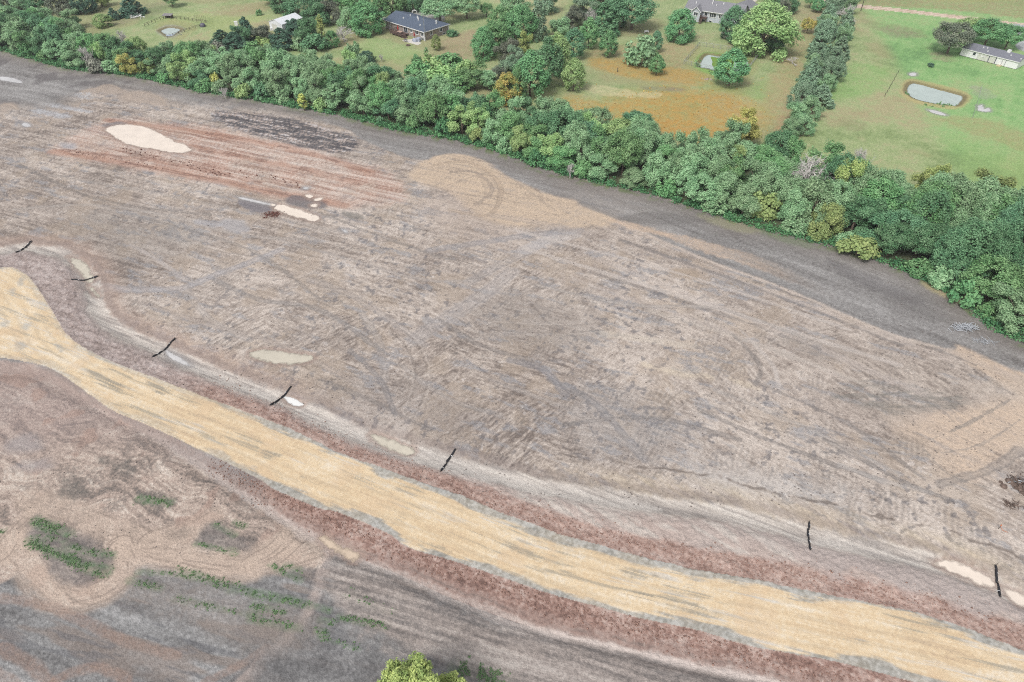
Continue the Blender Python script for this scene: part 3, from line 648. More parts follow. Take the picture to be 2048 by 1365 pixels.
rc = mixl(rc, ss(0.58, 0.68, st2)*ss(0.42, 0.55, st)*0.75, (168,158,138))
rc = mixl(rc, ss(0.6, 0.72, fbm(x/4, y/4, 147, 3))*0.5, (224,190,148))
gb = ss(0.58, 0.7, mixr(aniso(x, y, Dr2, 6, 1.1, 148, 3), aniso(x, y, Dr, 6, 1.1, 149, 3)))
rc = mixl(rc, gb*ss(0.45, 0.75, st)*0.6, (212,210,206))
for px in ([(165,730),(200,735),(245,765),(260,780),(220,778),(185,755)], [(215,760),(250,775),(245,785),(222,775)], [(290,755),(310,765),(340,785),(325,790),(300,772)], [(180,705),(215,718),(220,726),(190,715)], [(795,1028),(808,1036),(800,1046),(790,1042)], [(515,895),(540,905),(560,915),(530,912)], [(595,950),(625,962),(650,975),(610,968)], [(1010,1085),(1060,1105),(1075,1120),(1030,1105)], [(1230,1135),(1290,1148),(1335,1160),(1270,1155)], [(1270,1185),(1350,1200),(1450,1235),(1400,1228),(1300,1200)], [(800,1070),(860,1090),(900,1105),(840,1092)]):
    I3, m3, d3 = poly_mask(px, 0.35, (0.5,0.35))
    loc = np.zeros(N, np.float32); loc[I3] = m3
    rc = mixl(rc, loc[I]*0.85*ss(0.38, 0.6, st+0.25*(st2-0.5)), (164,153,134))
for px in ([(30,690),(45,683),(60,690),(40,702)], [(38,555),(48,556),(45,572),(36,568)], [(20,582),(30,580),(28,592)], [(0,650),(14,646),(10,656)], [(45,650),(60,648),(58,662),(48,662)], [(112,690),(130,696),(122,704)]):
    I3, m3, d3 = poly_mask(px, 0.5, (0.6,0.3)); loc = np.zeros(N, np.float32); loc[I3] = m3
    rc = mixl(rc, loc[I]*0.55, (176,178,176))
dRn = segdist(x, y, PR)
for o_ in (2.1, 3.7, 5.4, 7.0):
    tk_ = ss(0.38, 0.1, np.abs(dRn-o_+0.25*w_lo[I]))*ss(.36,.6,fbm(x/4, y/4, 190+int(o_*10), 3))
    rc = mixl(rc, tk_*0.35, (200,178,146))
shoulder = ss(1.15, 0.6, d+(mixr(aniso(x, y, Dr2, 3.5, 0.35, 150, 3), aniso(x, y, Dr, 3.5, 0.35, 151, 3))-0.5)*1.5+0.9*(fbm(x/6, y/6, 152, 2)-0.5)*2)
shoulder = shoulder*(0.8+0.3*fbm(x/3, y/3, 153, 2))*(0.4+0.6*ss(-48, -36, x))
gcol = ramp(0.5+0.8*(spk[I]-0.5)+0.5*w_hi[I], [(0.1,(146,146,141)),(0.5,(170,170,165)),(0.9,(193,193,189))])
rc = rc*(1-shoulder[:,None]*0.9)+gcol*shoulder[:,None]*0.9
C[I] = np.where(onr[:,None], rc, C[I]); WET[I] = np.where(onr, 0, WET[I]); GRAIN[I] = np.where(onr, 0.45, GRAIN[I])
CLS[I] = np.where(onr, 2, CLS[I])
HGT[I] = np.where(d > -1.2, HGT[I]*ss(0.3, -1.2, d)+0.12*ss(-1.2, 0.3, d), HGT[I])

CHROMA[0] = 0.72
# --- small ground relief over the worked land
HGT += 0.05*w_md+0.03*w_hi*(CLS == 0)+0.10*w_lo*(CLS == 0)

# --- far side of the hedge: lawns, dry grass, meadow
SOIL[0] = False
px_, py_ = PROJ(gx, gy)
far = (gy > 60) & (py_ < ybase(px_)-2-6*(px_ > 1900))
far |= (gy > tY[-1])
I = np.nonzero(far)[0]; x, y = gx[I], gy[I]
HGT[I] = 0.05*w_lo[I]
qx = px_[I]
k = 0.5+0.9*(fbm(x/16, y/16, 161, 4)-0.5)+0.45*(fbm(x/2.5, y/2.5, 162, 3)-0.5)+0.3*(vn(x/0.5, y/0.5, 163)-0.5)
lawnL = ramp(k, [(0.15,(132,152,100)),(0.4,(156,174,120)),(0.6,(172,184,134)),(0.85,(180,174,134))])
mow = aniso(x, y, wdir((1650,200), (1760,60)), 30, 1.0, 164, 2)
lawnR = ramp(k+0.25*(mow-0.5), [(0.12,(118,160,102)),(0.42,(140,184,116)),(0.62,(156,192,128)),(0.88,(166,186,130))])
fR = ss(105, 112, x-0.22*(y-150))[:,None]
C[I] = lawnL*(1-fR)+lawnR*fR
CLS[I] = 1; WET[I] = 0; GRAIN[I] = 0.8
yel = ss(185, 150, y+12*w_lo[I])*fR[:,0]
paint(I, yel, (160,176,112), 0.55)
tw = ss(0.5, 0.62, fbm(x/22, y/22, 165, 4))
paint(I, tw*(1-fR[:,0])*(0.5+0.5*spk[I]), (174,158,124), 0.6)
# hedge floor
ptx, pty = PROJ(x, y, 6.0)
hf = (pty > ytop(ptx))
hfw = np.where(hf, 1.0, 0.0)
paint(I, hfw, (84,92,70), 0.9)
GRN = dict(
 orange=[(1120,196),(1200,200),(1262,185),(1335,172),(1400,178),(1450,182),(1500,200),(1535,222),(1525,252),(1440,275),(1380,275),(1300,262),(1200,240),(1130,225)],
)
for px, rgb, a, e, wp in [
  ([(1180,100),(1260,90),(1340,85),(1400,95),(1380,130),(1400,165),(1330,175),(1230,165),(1185,140)], (184,160,124), .75, 3, 1.5),
  ([(1180,116),(1240,120),(1300,133),(1390,140),(1420,153),(1402,170),(1330,165),(1250,154),(1190,138)], (192,160,92), 1.0, 2.4, 2.0),
  (GRN['orange'], (194,158,90), 1.0, 7.0, 4.0),
  ([(1260,232),(1350,240),(1430,255),(1500,262),(1450,290),(1350,280)], (196,150,78), .7, 2, 1.5),
  ([(1170,174),(1215,172),(1260,182),(1320,186),(1310,196),(1240,194),(1180,186)], (214,204,162), .75, 1.0, 1.6),
  ([(1285,172),(1330,174),(1370,178),(1350,184),(1300,182)], (136,134,122), .7, 1.0, 1.2),
  ([(1160,150),(1190,140),(1260,158),(1330,168),(1290,176),(1200,170)], (160,170,122), .6, 1.5, 1.5),
  ([(1410,175),(1500,170),(1560,140),(1600,110),(1590,180),(1540,230),(1500,195)], (160,168,104), .6, 3, 1.5),
  ([(1490,180),(1530,160),(1560,180),(1530,200),(1500,195)], (148,182,116), .6, 2, 1.5),
  ([(1540,230),(1580,200),(1610,120),(1640,60),(1600,60),(1560,120),(1530,180)], (190,158,128), .55, 2, 1.5),
  ([(1545,290),(1560,230),(1590,210),(1570,290)], (186,146,118), .7, 1.5, 1),
  ([(1180,300),(1120,215),(1060,195),(1000,215),(960,200),(1000,180),(1100,205)], (176,160,116), .7, 2, 1),
  ([(900,75),(960,60),(1000,70),(960,110),(900,120),(880,95)], (178,154,128), .7, 2, 2),
  ([(740,75),(800,95),(850,110),(820,130),(760,120),(700,110)], (158,184,118), .6, 2, 2),
  ([(640,130),(700,120),(760,150),(820,170),(800,190),(720,170)], (166,168,112), .6, 2, 2),
  ([(600,75),(680,70),(730,75),(690,95),(620,100)], (168,146,118), .6, 2, 2),
  ([(430,15),(520,5),(560,0),(540,20),(460,35)], (170,156,120), .6, 2, 2),
  ([(300,45),(380,25),(480,35),(540,30),(480,60),(430,75),(400,50)], (176,186,122), .6, 2, 2),
  ([(310,55),(340,40),(395,52),(360,80),(330,70)], (172,164,116), .6, 1, 1),
  ([(230,20),(330,5),(330,25),(280,40),(220,50)], (140,132,112), .5, 2, 2),
  ([(1000,0),(1130,0),(1110,40),(1060,60),(1040,30)], (190,184,142), .8, 2, 2),
  ([(1690,-60),(2200,-60),(2200,45),(1900,20),(1700,4)], (168,154,116), .9, 1.5, 2),
  ([(1740,-60),(2048,-60),(2048,0),(1800,-5)], (172,172,112), .6, 2, 3),
  ([(1730,40),(1830,58),(1860,75),(1800,70),(1740,55)], (150,152,112), .6, 2, 2),
  ([(1760,58),(1800,55),(1840,72),(1790,75)], (148,136,116), .6, 1.5, 2),
  ([(1680,240),(1730,248),(1720,265),(1690,258)], (150,146,110), .6, 1.5, 2),
  ([(1870,235),(1980,240),(2048,270),(2048,300),(1950,270)], (176,158,116), .6, 2, 2.5),
  ([(1860,130),(1900,140),(1960,150),(1900,150)], (126,168,104), .6, 2, 2),
  ([(1700,130),(1780,140),(1760,180),(1680,200),(1650,180)], (138,186,106), .6, 3, 2),
  ([(1940,170),(1970,178),(1990,190),(1975,200),(1950,190)], (166,164,152), .55, .8, 1.2),
  ([(1865,104),(1900,108),(1905,122),(1870,120)], (176,150,134), .6, 1.5, 1.5),
  ([(1380,110),(1400,95),(1510,115),(1500,160),(1450,165),(1370,135)], (164,168,112), .7, 1.5, 1),
  ([(1640,5),(1690,0),(1690,15),(1650,60),(1600,60)], (176,150,124), .6, 2, 2),
]:
    I2, m, d = poly_mask(px, e, (wp, 0.5))
    kq = 0.7+0.5*(fbm(gx[I2]/1.2, gy[I2]/1.2, 171, 3)-0.5)*2+0.35*(spk[I2]-0.5)
    w_ = np.clip(m*kq, 0, 1)*(CLS[I2] == 1)
    paint(I2, w_, rgb, a)
# pond margins
for px, rgb, e in [([(1802,182),(1808,164),(1828,158),(1880,170),(1925,182),(1941,193),(1934,208),(1912,219),(1865,214),(1824,204),(1805,193)], (190,176,126), .7), ([(1388,128),(1402,108),(1425,105),(1455,110),(1488,114),(1504,124),(1498,140),(1482,152),(1450,153),(1420,149),(1394,138)], (134,176,92), 1.0), ([(312,64),(328,52),(348,50),(370,58),(358,70),(340,77),(322,72)], (168,168,150), .8)]:
    I2, m, d = poly_mask(px, e, (0.5, 0.3)); paint(I2, m, rgb, 0.8)
# far dirt road, driveways
def strip(px, w, cls, stops, smooth=True):
    I2, d = line_dist(px, w+2, smooth); on = d+0.15*w_md[I2] < w
    x, y = gx[I2], gy[I2]
    c = ramp(0.5+0.8*(fbm(x/2, y/2, 181, 3)-0.5)+0.5*(spk[I2]-0.5)+0.25*np.cos(d/w*6.5), stops)
    C[I2] = np.where(on[:,None], c, C[I2]); CLS[I2] = np.where(on, cls, CLS[I2]); HGT[I2] = np.where(on, 0.02, HGT[I2])
strip([(1400,-52),(1560,-18),(1690,9),(1800,21),(1900,33),(2048,51),(2300,82),(2700,130)], 2.6, 3, [(0.1,(196,172,150)),(0.5,(220,198,178)),(0.9,(232,214,198))])
def lot(px, cls, stops):
    I2, m, d = poly_mask(px, 0.2, (0.4, 0.2)); on = m > 0.5
    c = ramp(0.5+0.8*(fbm(gx[I2]/2, gy[I2]/2, 183, 3)-0.5)+0.5*(spk[I2]-0.5), stops)
    C[I2] = np.where(on[:,None], c, C[I2]); CLS[I2] = np.where(on, cls, CLS[I2]); HGT[I2] = np.where(on, 0.02, HGT[I2])
lot([(806,30),(820,24),(850,20),(870,17),(880,20),(890,40),(870,46),(830,38)], 4, [(0.1,(160,158,152)),(0.5,(186,184,178)),(0.9,(206,204,200))])
lot([(1476,14),(1490,4),(1512,-14),(1530,-14),(1512,2),(1490,14)], 4, [(0.1,(196,188,176)),(0.5,(216,208,196)),(0.9,(232,226,216))])
lot([(2018,50),(2060,52),(2090,70),(2090,110),(2050,104),(2030,92),(2040,80),(2034,64)], 4, [(0.1,(166,170,172)),(0.5,(186,190,190)),(0.9,(204,206,206))])

# --- water: the ground dips below each water level, the shore is where they meet
POOLS = []
for nm, px, kind in PUDDLES:
    Pp = crom(px, 5, True); Pw = world(Pp)
    I2 = band(Pw, 3.5); x, y = gx[I2], gy[I2]
    d = segdist(x, y, Pw, True); d = np.where(inside(x, y, Pw), d, -d)
    far_ = kind == 'pond'
    d = d+(0.5*w_md[I2]+0.35*w_hi[I2])*(1.0 if len(px) > 6 else 0.5)*(0.5 if far_ else 1)-(0.5 if far_ else 0)
    if far_: paint(I2, ss(-1.6, -0.7, d)*ss(1.0, 0.2, d)*0.9, (132,122,88))
    inn = I2[d > 0.1]
    z0 = float(np.median(HGT[inn])) if len(inn) else 0.0
    zl = z0-0.03 if not far_ else -0.2
    sl_ = 0.12 if not far_ else 0.35
    w_ = ss(-1.6, 0.0, d) if not far_ else ss(-2.6, -0.3, d)
    HGT[I2] = HGT[I2]*(1-w_)+(zl-d*sl_)*w_
    WET[I2] = np.maximum(WET[I2], ss(-0.8, 0, d)*0.7)
    if not far_: paint(I2, ss(-1.0, -0.2, d), {'grey':(158,154,154)}.get(kind, (172,150,138)), 0.6)
    c = Pw.mean(0)
    outl = c+(Pw-c)*(1+1.5/np.maximum(np.linalg.norm(Pw-c, axis=1), 0.5))[:,None]
    POOLS.append((nm, kind, I2, d, zl))

C = np.clip(C, 0.01, 0.85)

def grid_height(x, y):
    """height of the ground at one point (nearest grid point)"""
    r = int(np.clip(np.searchsorted(rowsY, y), 0, NR-1))
    k = x/HW[r]; c = int(np.clip(np.searchsorted(ks, k), 0, NC-1))
    return float(HGT[r*NC+c])

def ground_mat(name, s1_, s2_, amp, bump):
    m, nt, p = new_mat(name)
    L = nt.links.new
    at = nt.nodes.new('ShaderNodeAttribute'); at.attribute_name = 'soil'
    aw = nt.nodes.new('ShaderNodeAttribute'); aw.attribute_name = 'wet'
    ag = nt.nodes.new('ShaderNodeAttribute'); ag.attribute_name = 'grain'
    tc = nt.nodes.new('ShaderNodeTexCoord')
    n1 = nt.nodes.new('ShaderNodeTexNoise'); n1.inputs['Scale'].default_value = s1_; n1.inputs['Detail'].default_value = 4; n1.inputs['Roughness'].default_value = 0.7
    n2 = nt.nodes.new('ShaderNodeTexVoronoi'); n2.inputs['Scale'].default_value = s2_
    L(tc.outputs['Object'], n1.inputs['Vector']); L(tc.outputs['Object'], n2.inputs['Vector'])
    m1 = nt.nodes.new('ShaderNodeMapRange'); m1.inputs[1].default_value = 0.25; m1.inputs[2].default_value = 0.75
    m1.inputs[3].default_value = 1-amp; m1.inputs[4].default_value = 1+amp
    L(n1.outputs[0], m1.inputs[0])
    mx = nt.nodes.new('ShaderNodeMath'); mx.operation = 'SUBTRACT'; L(m1.outputs[0], mx.inputs[0]); mx.inputs[1].default_value = 1.0
    mg = nt.nodes.new('ShaderNodeMath'); mg.operation = 'MULTIPLY_ADD'; L(mx.outputs[0], mg.inputs[0]); L(ag.outputs['Fac'], mg.inputs[1]); mg.inputs[2].default_value = 1.0
    vm = nt.nodes.new('ShaderNodeVectorMath'); vm.operation = 'SCALE'
    L(at.outputs['Color'], vm.inputs[0]); L(mg.outputs[0], vm.inputs['Scale'])
    L(vm.outputs[0], p.inputs['Base Color'])
    rr = nt.nodes.new('ShaderNodeMapRange'); rr.inputs[3].default_value = 0.92; rr.inputs[4].default_value = 0.45
    L(aw.outputs['Fac'], rr.inputs[0]); L(rr.outputs[0], p.inputs['Roughness'])
    p.inputs['Specular IOR Level'].default_value = 0.3
    ad = nt.nodes.new('ShaderNodeMath'); ad.operation = 'ADD'; L(n1.outputs[0], ad.inputs[0]); L(n2.outputs['Distance'], ad.inputs[1])
    b = nt.nodes.new('ShaderNodeBump'); b.inputs['Strength'].default_value = bump; b.inputs['Distance'].default_value = 0.12
    L(ad.outputs[0], b.inputs['Height']); L(b.outputs[0], p.inputs['Normal'])
    return m

verts = np.stack([gx, gy, HGT], -1)
ii = (np.arange(NR-1)[:,None]*NC+np.arange(NC-1)[None,:]).ravel()
quads = np.stack([ii, ii+1, ii+NC+1, ii+NC], -1)
fc = CLS[quads].max(1)
def sheet(name, sel, mat):
    f = quads[sel]; u, inv = np.unique(f, return_inverse=True)
    me = np_mesh(name, verts[u], inv.reshape(-1, 4), True)
    a = me.attributes.new('soil', 'FLOAT_COLOR', 'POINT')
    a.data.foreach_set('color', np.concatenate([C[u], np.ones((len(u), 1), np.float32)], 1).astype(np.float32).ravel())
    a = me.attributes.new('wet', 'FLOAT', 'POINT'); a.data.foreach_set('value', np.clip(WET[u], 0, 1).astype(np.float32))
    a = me.attributes.new('grain', 'FLOAT', 'POINT'); a.data.foreach_set('value', GRAIN[u])
    o = link(name, me, mat); tag(o, kind='structure')
    return o
sheet('ground', fc == 0, ground_mat('soil', 2.6, 5.0, 0.22, 0.5))
sheet('lawn', fc == 1, ground_mat('turf', 2.2, 3.0, 0.28, 0.5))
sheet('road', fc == 2, ground_mat('crushed_stone', 4.0, 8.0, 0.14, 0.25))
sheet('dirt_road', fc == 3, ground_mat('dirt', 2.5, 5.0, 0.15, 0.3))
sheet('driveway', fc == 4, ground_mat('gravel', 3.0, 6.0, 0.15, 0.3))

def water_mat(name, rgb, rough, var=0.08, spec=0.5, deep=0.35, amax=1.0):
    m, nt, p = new_mat(name); L = nt.links.new
    tc = nt.nodes.new('ShaderNodeTexCoord')
    nz = nt.nodes.new('ShaderNodeTexNoise'); nz.inputs['Scale'].default_value = 0.35; nz.inputs['Detail'].default_value = 4
    L(tc.outputs['Object'], nz.inputs['Vector'])
    c = alb(*rgb); r = nt.nodes.new('ShaderNodeValToRGB'); r.color_ramp.elements[0].position = 0.3; r.color_ramp.elements[1].position = 0.7
    r.color_ramp.elements[0].color = (*(c*(1-var)), 1); r.color_ramp.elements[1].color = (*np.minimum(c*(1+var), .9), 1)
    L(nz.outputs[0], r.inputs[0]); L(r.outputs[0], p.inputs['Base Color'])
    n2 = nt.nodes.new('ShaderNodeTexNoise'); n2.inputs['Scale'].default_value = 3.0; L(tc.outputs['Object'], n2.inputs['Vector'])
    b = nt.nodes.new('ShaderNodeBump'); b.inputs['Strength'].default_value = 0.05; b.inputs['Distance'].default_value = 0.02
    L(n2.outputs[0], b.inputs['Height']); L(b.outputs[0], p.inputs['Normal'])
    p.inputs['Roughness'].default_value = rough; p.inputs['IOR'].default_value = 1.33; p.inputs['Specular IOR Level'].default_value = spec
    ad = nt.nodes.new('ShaderNodeAttribute'); ad.attribute_name = 'depth'
    mr = nt.nodes.new('ShaderNodeMapRange'); mr.inputs[1].default_value = -0.1; mr.inputs[2].default_value = deep
    mr.inputs[3].default_value = 0.15; mr.inputs[4].default_value = amax
    L(ad.outputs['Fac'], mr.inputs[0]); L(mr.outputs[0], p.inputs['Alpha'])
    return m
WM = dict(cream=water_mat('muddy_water', (250,236,222), 0.12, 0.06, .5, .35), grey=water_mat('grey_water', (222,220,220), 0.1, .1, .5, .3, .95), silt=water_mat('silty_water', (220,212,196), 0.12, .1, .5, .45, .95),
          bright=water_mat('white_water', (250,250,248), 0.2, .04, .5, .2), tan=water_mat('tan_water', (226,206,184), 0.12, .08, .5, .5, .97), pond=water_mat('pond_surface', (194,208,202), 0.05))  # bright is plain white; pond has the pale sky reflection in its colour
for nm, kind, I2, d, zl in POOLS:
    full_ = np.full(N, -9, np.float32); full_[I2] = d
    sel = (full_[quads] > -0.5).all(1) & (full_[quads] > -0.25).any(1)
    f = quads[sel]
    if not len(f): continue
    u, inv = np.unique(f, return_inverse=True)
    v = verts[u].copy(); v[:,2] = zl
    me = np_mesh(nm, v, inv.reshape(-1, 4), True)
    at_ = me.attributes.new('depth', 'FLOAT', 'POINT'); at_.data.foreach_set('value', full_[u].astype(np.float32))
    tag(link(nm, me, WM[kind]), kind='structure')

# ------------------------------------------------------------------ foliage materials
def leaf_mat(name, ca, cb, gain=1.0, rough=0.6, trans=0.24):
    """two leaf colours mixed per clump and per leaf, shifted a little from tree to tree"""
    m, nt, p = new_mat(name); L = nt.links.new
    at = nt.nodes.new('ShaderNodeAttribute'); at.attribute_name = 'tint'
    oi = nt.nodes.new('ShaderNodeObjectInfo')
    r = nt.nodes.new('ShaderNodeValToRGB')
    a = lin(ca)*gain/E_GAIN; b = lin(cb)*gain/E_GAIN
    r.color_ramp.elements[0].position = 0.1; r.color_ramp.elements[1].position = 0.9
    r.color_ramp.elements[0].color = (*a, 1); r.color_ramp.elements[1].color = (*b, 1)
    L(at.outputs['Fac'], r.inputs[0])
    h = nt.nodes.new('ShaderNodeHueSaturation')
    mh = nt.nodes.new('ShaderNodeMapRange'); mh.inputs[3].default_value = 0.485; mh.inputs[4].default_value = 0.515
    mv = nt.nodes.new('ShaderNodeMapRange'); mv.inputs[3].default_value = 0.84; mv.inputs[4].default_value = 1.14
    L(oi.outputs['Random'], mh.inputs[0]); L(oi.outputs['Random'], mv.inputs[0])
    L(mh.outputs[0], h.inputs['Hue']); L(mv.outputs[0], h.inputs['Value']); L(r.outputs[0], h.inputs['Color'])
    L(h.outputs[0], p.inputs['Base Color']); p.inputs['Roughness'].default_value = rough; p.inputs['Specular IOR Level'].default_value = 0.25
    tr = nt.nodes.new('ShaderNodeBsdfTranslucent'); L(h.outputs[0], tr.inputs[0])
    mx = nt.nodes.new('ShaderNodeMixShader'); mx.inputs[0].default_value = trans
    out = nt.nodes['Material Output']
    L(p.outputs[0], mx.inputs[1]); L(tr.outputs[0], mx.inputs[2]); L(mx.outputs[0], out.inputs[0])
    return m
LG = 1.86
LM = dict(
 silver=leaf_mat('silvery_leaves', (100,136,98), (150,178,138), LG),
 green=leaf_mat('green_leaves', (80,126,80), (132,168,118), LG),
 deep=leaf_mat('deep_green_leaves', (70,112,80), (114,150,112), LG),
 cedar=leaf_mat('cedar_foliage', (52,82,68), (90,120,98), LG),
 pine=leaf_mat('pine_foliage', (96,126,100), (142,166,138), LG),
 olive=leaf_mat('olive_leaves', (112,134,84), (150,162,106), LG),
 gold=leaf_mat('golden_leaves', (124,144,86), (164,172,110), LG),
 autumn=leaf_mat('autumn_leaves', (120,146,84), (204,182,106), LG),
 yellow=leaf_mat('yellow_leaves', (156,164,92), (196,196,122), LG),
 lime=leaf_mat('lime_leaves', (116,150,96), (164,188,130), LG),
 bright=leaf_mat('bright_green_leaves', (82,130,88), (122,162,114), LG),
 under=leaf_mat('undergrowth_leaves', (58,102,70), (98,142,94), LG),
 purple=leaf_mat('dusky_leaves', (84,96,82), (124,128,110), LG),
 grey=leaf_mat('grey_leaves', (118,124,112), (158,160,146), LG),
 weed=leaf_mat('weed_leaves', (92,124,86), (122,150,106), LG*0.92),
 near=leaf_mat('yellow_green_leaves', (124,144,86), (184,194,122), LG),
)
BARK = plain('bark', (0.13,0.10,0.08), 0.9, 0.3, 8, 0.1, (1,1,0.3))
GREYBARK = plain('grey_bark', (0.46,0.44,0.42), 0.9, 0.2, 8, 0.1, (1,1,0.3))

# ------------------------------------------------------------------ tree shapes (metres, nominal sizes; scaled when planted)
def leaves(cent, rad, n, size, rs, outw=0.7, shell=0.45, flat=1.0, elong=1.6, origin=None, droop=0.0):
    """leaf quads scattered through clumps -> verts, faces, tint"""
    cent = np.asarray(cent); rad = np.asarray(rad)
    m = len(cent)
    w = rad**2; idx = rs.choice(m, n, p=w/w.sum())
    d = rs.normal(size=(n,3)); d /= np.linalg.norm(d, axis=1)[:,None]
    r = rad[idx]*(shell*0.5+(1.15-shell*0.5)*rs.random(n)**0.8)*1.08
    p = cent[idx]+d*r[:,None]*np.array([1,1,flat])
    o = np.array([0,0,0]) if origin is None else np.asarray(origin)
    out = p-o; out /= np.linalg.norm(out, axis=1)[:,None]+1e-6
    nr = d*0.45+out*outw*0.5+np.array([0,0,0.35])+rs.normal(size=(n,3))*0.4
    nr /= np.linalg.norm(nr, axis=1)[:,None]
    t = np.cross(nr, rs.normal(size=(n,3))); t[:,2] -= droop; t -= nr*(t*nr).sum(1)[:,None]
    t /= np.linalg.norm(t, axis=1)[:,None]+1e-6
    b = np.cross(nr, t)
    s = size*(0.6+0.8*rs.random(n))
    a = t*(s*elong*0.5)[:,None]; c = b*(s*0.5)[:,None]
    v = np.stack([p-a, p+c, p+a, p-c], 1).reshape(-1,3)
    f = np.arange(4*n).reshape(-1,4)
    ct = rs.random(m)
    tint = np.clip(0.5*ct[idx]+0.5*rs.random(n), 0, 1)
    return v, f, np.repeat(tint, 4)

def leaf_mesh(name, parts):
    V = []; F = []; T = []; o = 0
    for v, f, t in parts:
        V.append(v); F.append(f+o); T.append(t); o += len(v)
    me = np_mesh(name, np.concatenate(V), np.concatenate(F), False)
    a = me.attributes.new('tint', 'FLOAT', 'POINT'); a.data.foreach_set('value', np.concatenate(T).astype(np.float32))
    return me

def ell_clumps(c, R, n, rs, lo=-0.5, jit=(0.78,1.02), rr=(0.16,0.28)):
    out = []; rad = []
    while len(out) < n:
        d = rs.normal(size=3); d /= np.linalg.norm(d)
        if d[2] < lo: continue
        out.append(np.array(c)+d*np.array(R)*rs.uniform(*jit)); rad.append(np.mean(R)*rs.uniform(*rr))
    return out, rad

def trunk_mesh(h, r, tips, rs, base_n=7):
    m = MB()
    lean = rs.normal(size=2)*0.02*h
    top = np.array([lean[0], lean[1], h])
    m.tube([(0,0,-0.3),(0.02*h*rs.normal(),0.02*h*rs.normal(),h*0.45), top], [r*1.25, r*0.9, r*0.55], base_n)
    for tp_ in tips:
        s0 = np.array([lean[0], lean[1], h])*rs.uniform(0.55, 0.98)
        tp_ = np.asarray(tp_)
        mid = (s0+tp_)/2+np.array([0,0,0.12*np.linalg.norm(tp_-s0)])+rs.normal(size=3)*0.1
        m.tube([s0, mid, tp_], [r*0.45, r*0.25, r*0.07], 5, False)
    me = bpy.data.meshes.new('trunk'); me.from_pydata(m.v, [], m.f); me.update()
    me.materials.append(BARK)
    return me

def P_plume(seed, n=15000):          # feathery many-lobed crown, nominal 9 m tall, 7 m wide
    rs = np.random.default_rng(seed); C_ = []; R_ = []
    tips = []
    for i in range(rs.integers(6, 9)):
        a = rs.random()*6.283; q = rs.uniform(0.1, 2.7); hh = rs.uniform(3.8, 8.3)-q*0.5
        cc = np.array([q*math.cos(a), q*math.sin(a), hh]); tips.append(cc)
        lob = rs.uniform(0.7, 1.45)
        for j in range(rs.integers(5, 11)):
            dd = rs.normal(size=3); dd /= np.linalg.norm(dd); dd[2] = abs(dd[2])*1.0-0.25
            C_.append(cc+dd*np.array([1.2,1.2,1.35])*lob*rs.uniform(0.4,1.0)); R_.append(rs.uniform(0.35,0.85))
    for i in range(16):
        a = rs.random()*6.283; q = rs.uniform(1.6, 3.1)
        C_.append(np.array([q*math.cos(a), q*math.sin(a), rs.uniform(1.4, 4.0)])); R_.append(rs.uniform(0.5,0.9))
    return leaf_mesh('crown', [leaves(C_, R_, n, 0.155, rs, 0.7, 0.3, 1.25, 2.3, (0,0,3.5), 0.35)]), trunk_mesh(4.0, 0.2, tips, rs)

def P_round(seed, n=12000, R=(3.6,3.6,3.3), zc=5.4, nc=95, size=0.195, lo=-0.65):   # lumpy broadleaf, 9 m tall
    rs = np.random.default_rng(seed)
    C_, R_ = ell_clumps((0,0,zc), R, nc, rs, lo)
    # uneven outline: a few bulges and a bite
    C_ = [c+(rs.normal(size=3)*0.25) for c in C_]
    for i in range(5):
        d = rs.normal(size=3); d[2] = abs(d[2])*0.8; d /= np.linalg.norm(d)
        cc = np.array([0,0,zc])+d*np.array(R)*0.95
        for k in range(4): C_.append(cc+rs.normal(size=3)*0.45); R_.append(rs.uniform(0.5,0.8))
    tips = [C_[i] for i in rs.choice(len(C_), 9)]
    return leaf_mesh('crown', [leaves(C_, R_, n, size, rs, 0.8, 0.45, 0.85, 1.5, (0,0,zc*0.7))]), trunk_mesh(zc*0.62, 0.22, tips, rs)

def P_full(seed, n=13500):           # broad crown reaching the ground, 8 m tall, 7.4 m wide
    rs = np.random.default_rng(seed); C_ = []; R_ = []
    ph = rs.random()*6
    for i in range(120):
        u = rs.random(); z = 0.5+7.0*u; a = rs.random()*6.283
        prof = 3.35*(math.sin(math.pi*(0.22+0.74*u)))**0.75*(1+0.13*math.sin(3*a+ph)+0.1*math.sin(5*a+8*u))
        q = prof*rs.uniform(0.72, 1.03)
        C_.append(np.array([q*math.cos(a), q*math.sin(a), z])); R_.append(rs.uniform(0.45,0.85))
    for i in range(10): a = rs.random()*6.28; q = rs.random()*1.2; C_.append(np.array([q*math.cos(a), q*math.sin(a), 7.3+rs.normal()*.2])); R_.append(.6)
    tips = [C_[i] for i in rs.choice(len(C_), 7)]
    return leaf_mesh('crown', [leaves(C_, R_, n, 0.185, rs, 0.7, 0.4, 0.95, 1.6, (0,0,3))]), trunk_mesh(3.4, 0.2, tips, rs)

def P_pear(seed, n=8000):           # egg-shaped crown, 9 m tall, 5.5 m wide
    rs = np.random.default_rng(seed); C_ = []; R_ = []
    for i in range(85):
        u = rs.random()**0.85; z = 1.4+7.2*u
        prof = 2.55*math.sin(math.pi*min(1, (u*0.80+0.20)))**0.8
        a = rs.random()*6.283; q = prof*rs.uniform(0.78, 1.04)
        C_.append(np.array([q*math.cos(a), q*math.sin(a), z])); R_.append(rs.uniform(0.45,0.75))
    C_.append(np.array([0,0,8.4])); R_.append(0.6)
    tips = [C_[i] for i in rs.choice(len(C_), 7)]
    return leaf_mesh('crown', [leaves(C_, R_, n, 0.205, rs, 0.8, 0.4, 1.0, 1.5, (0,0,4))]), trunk_mesh(3.6, 0.16, tips, rs)

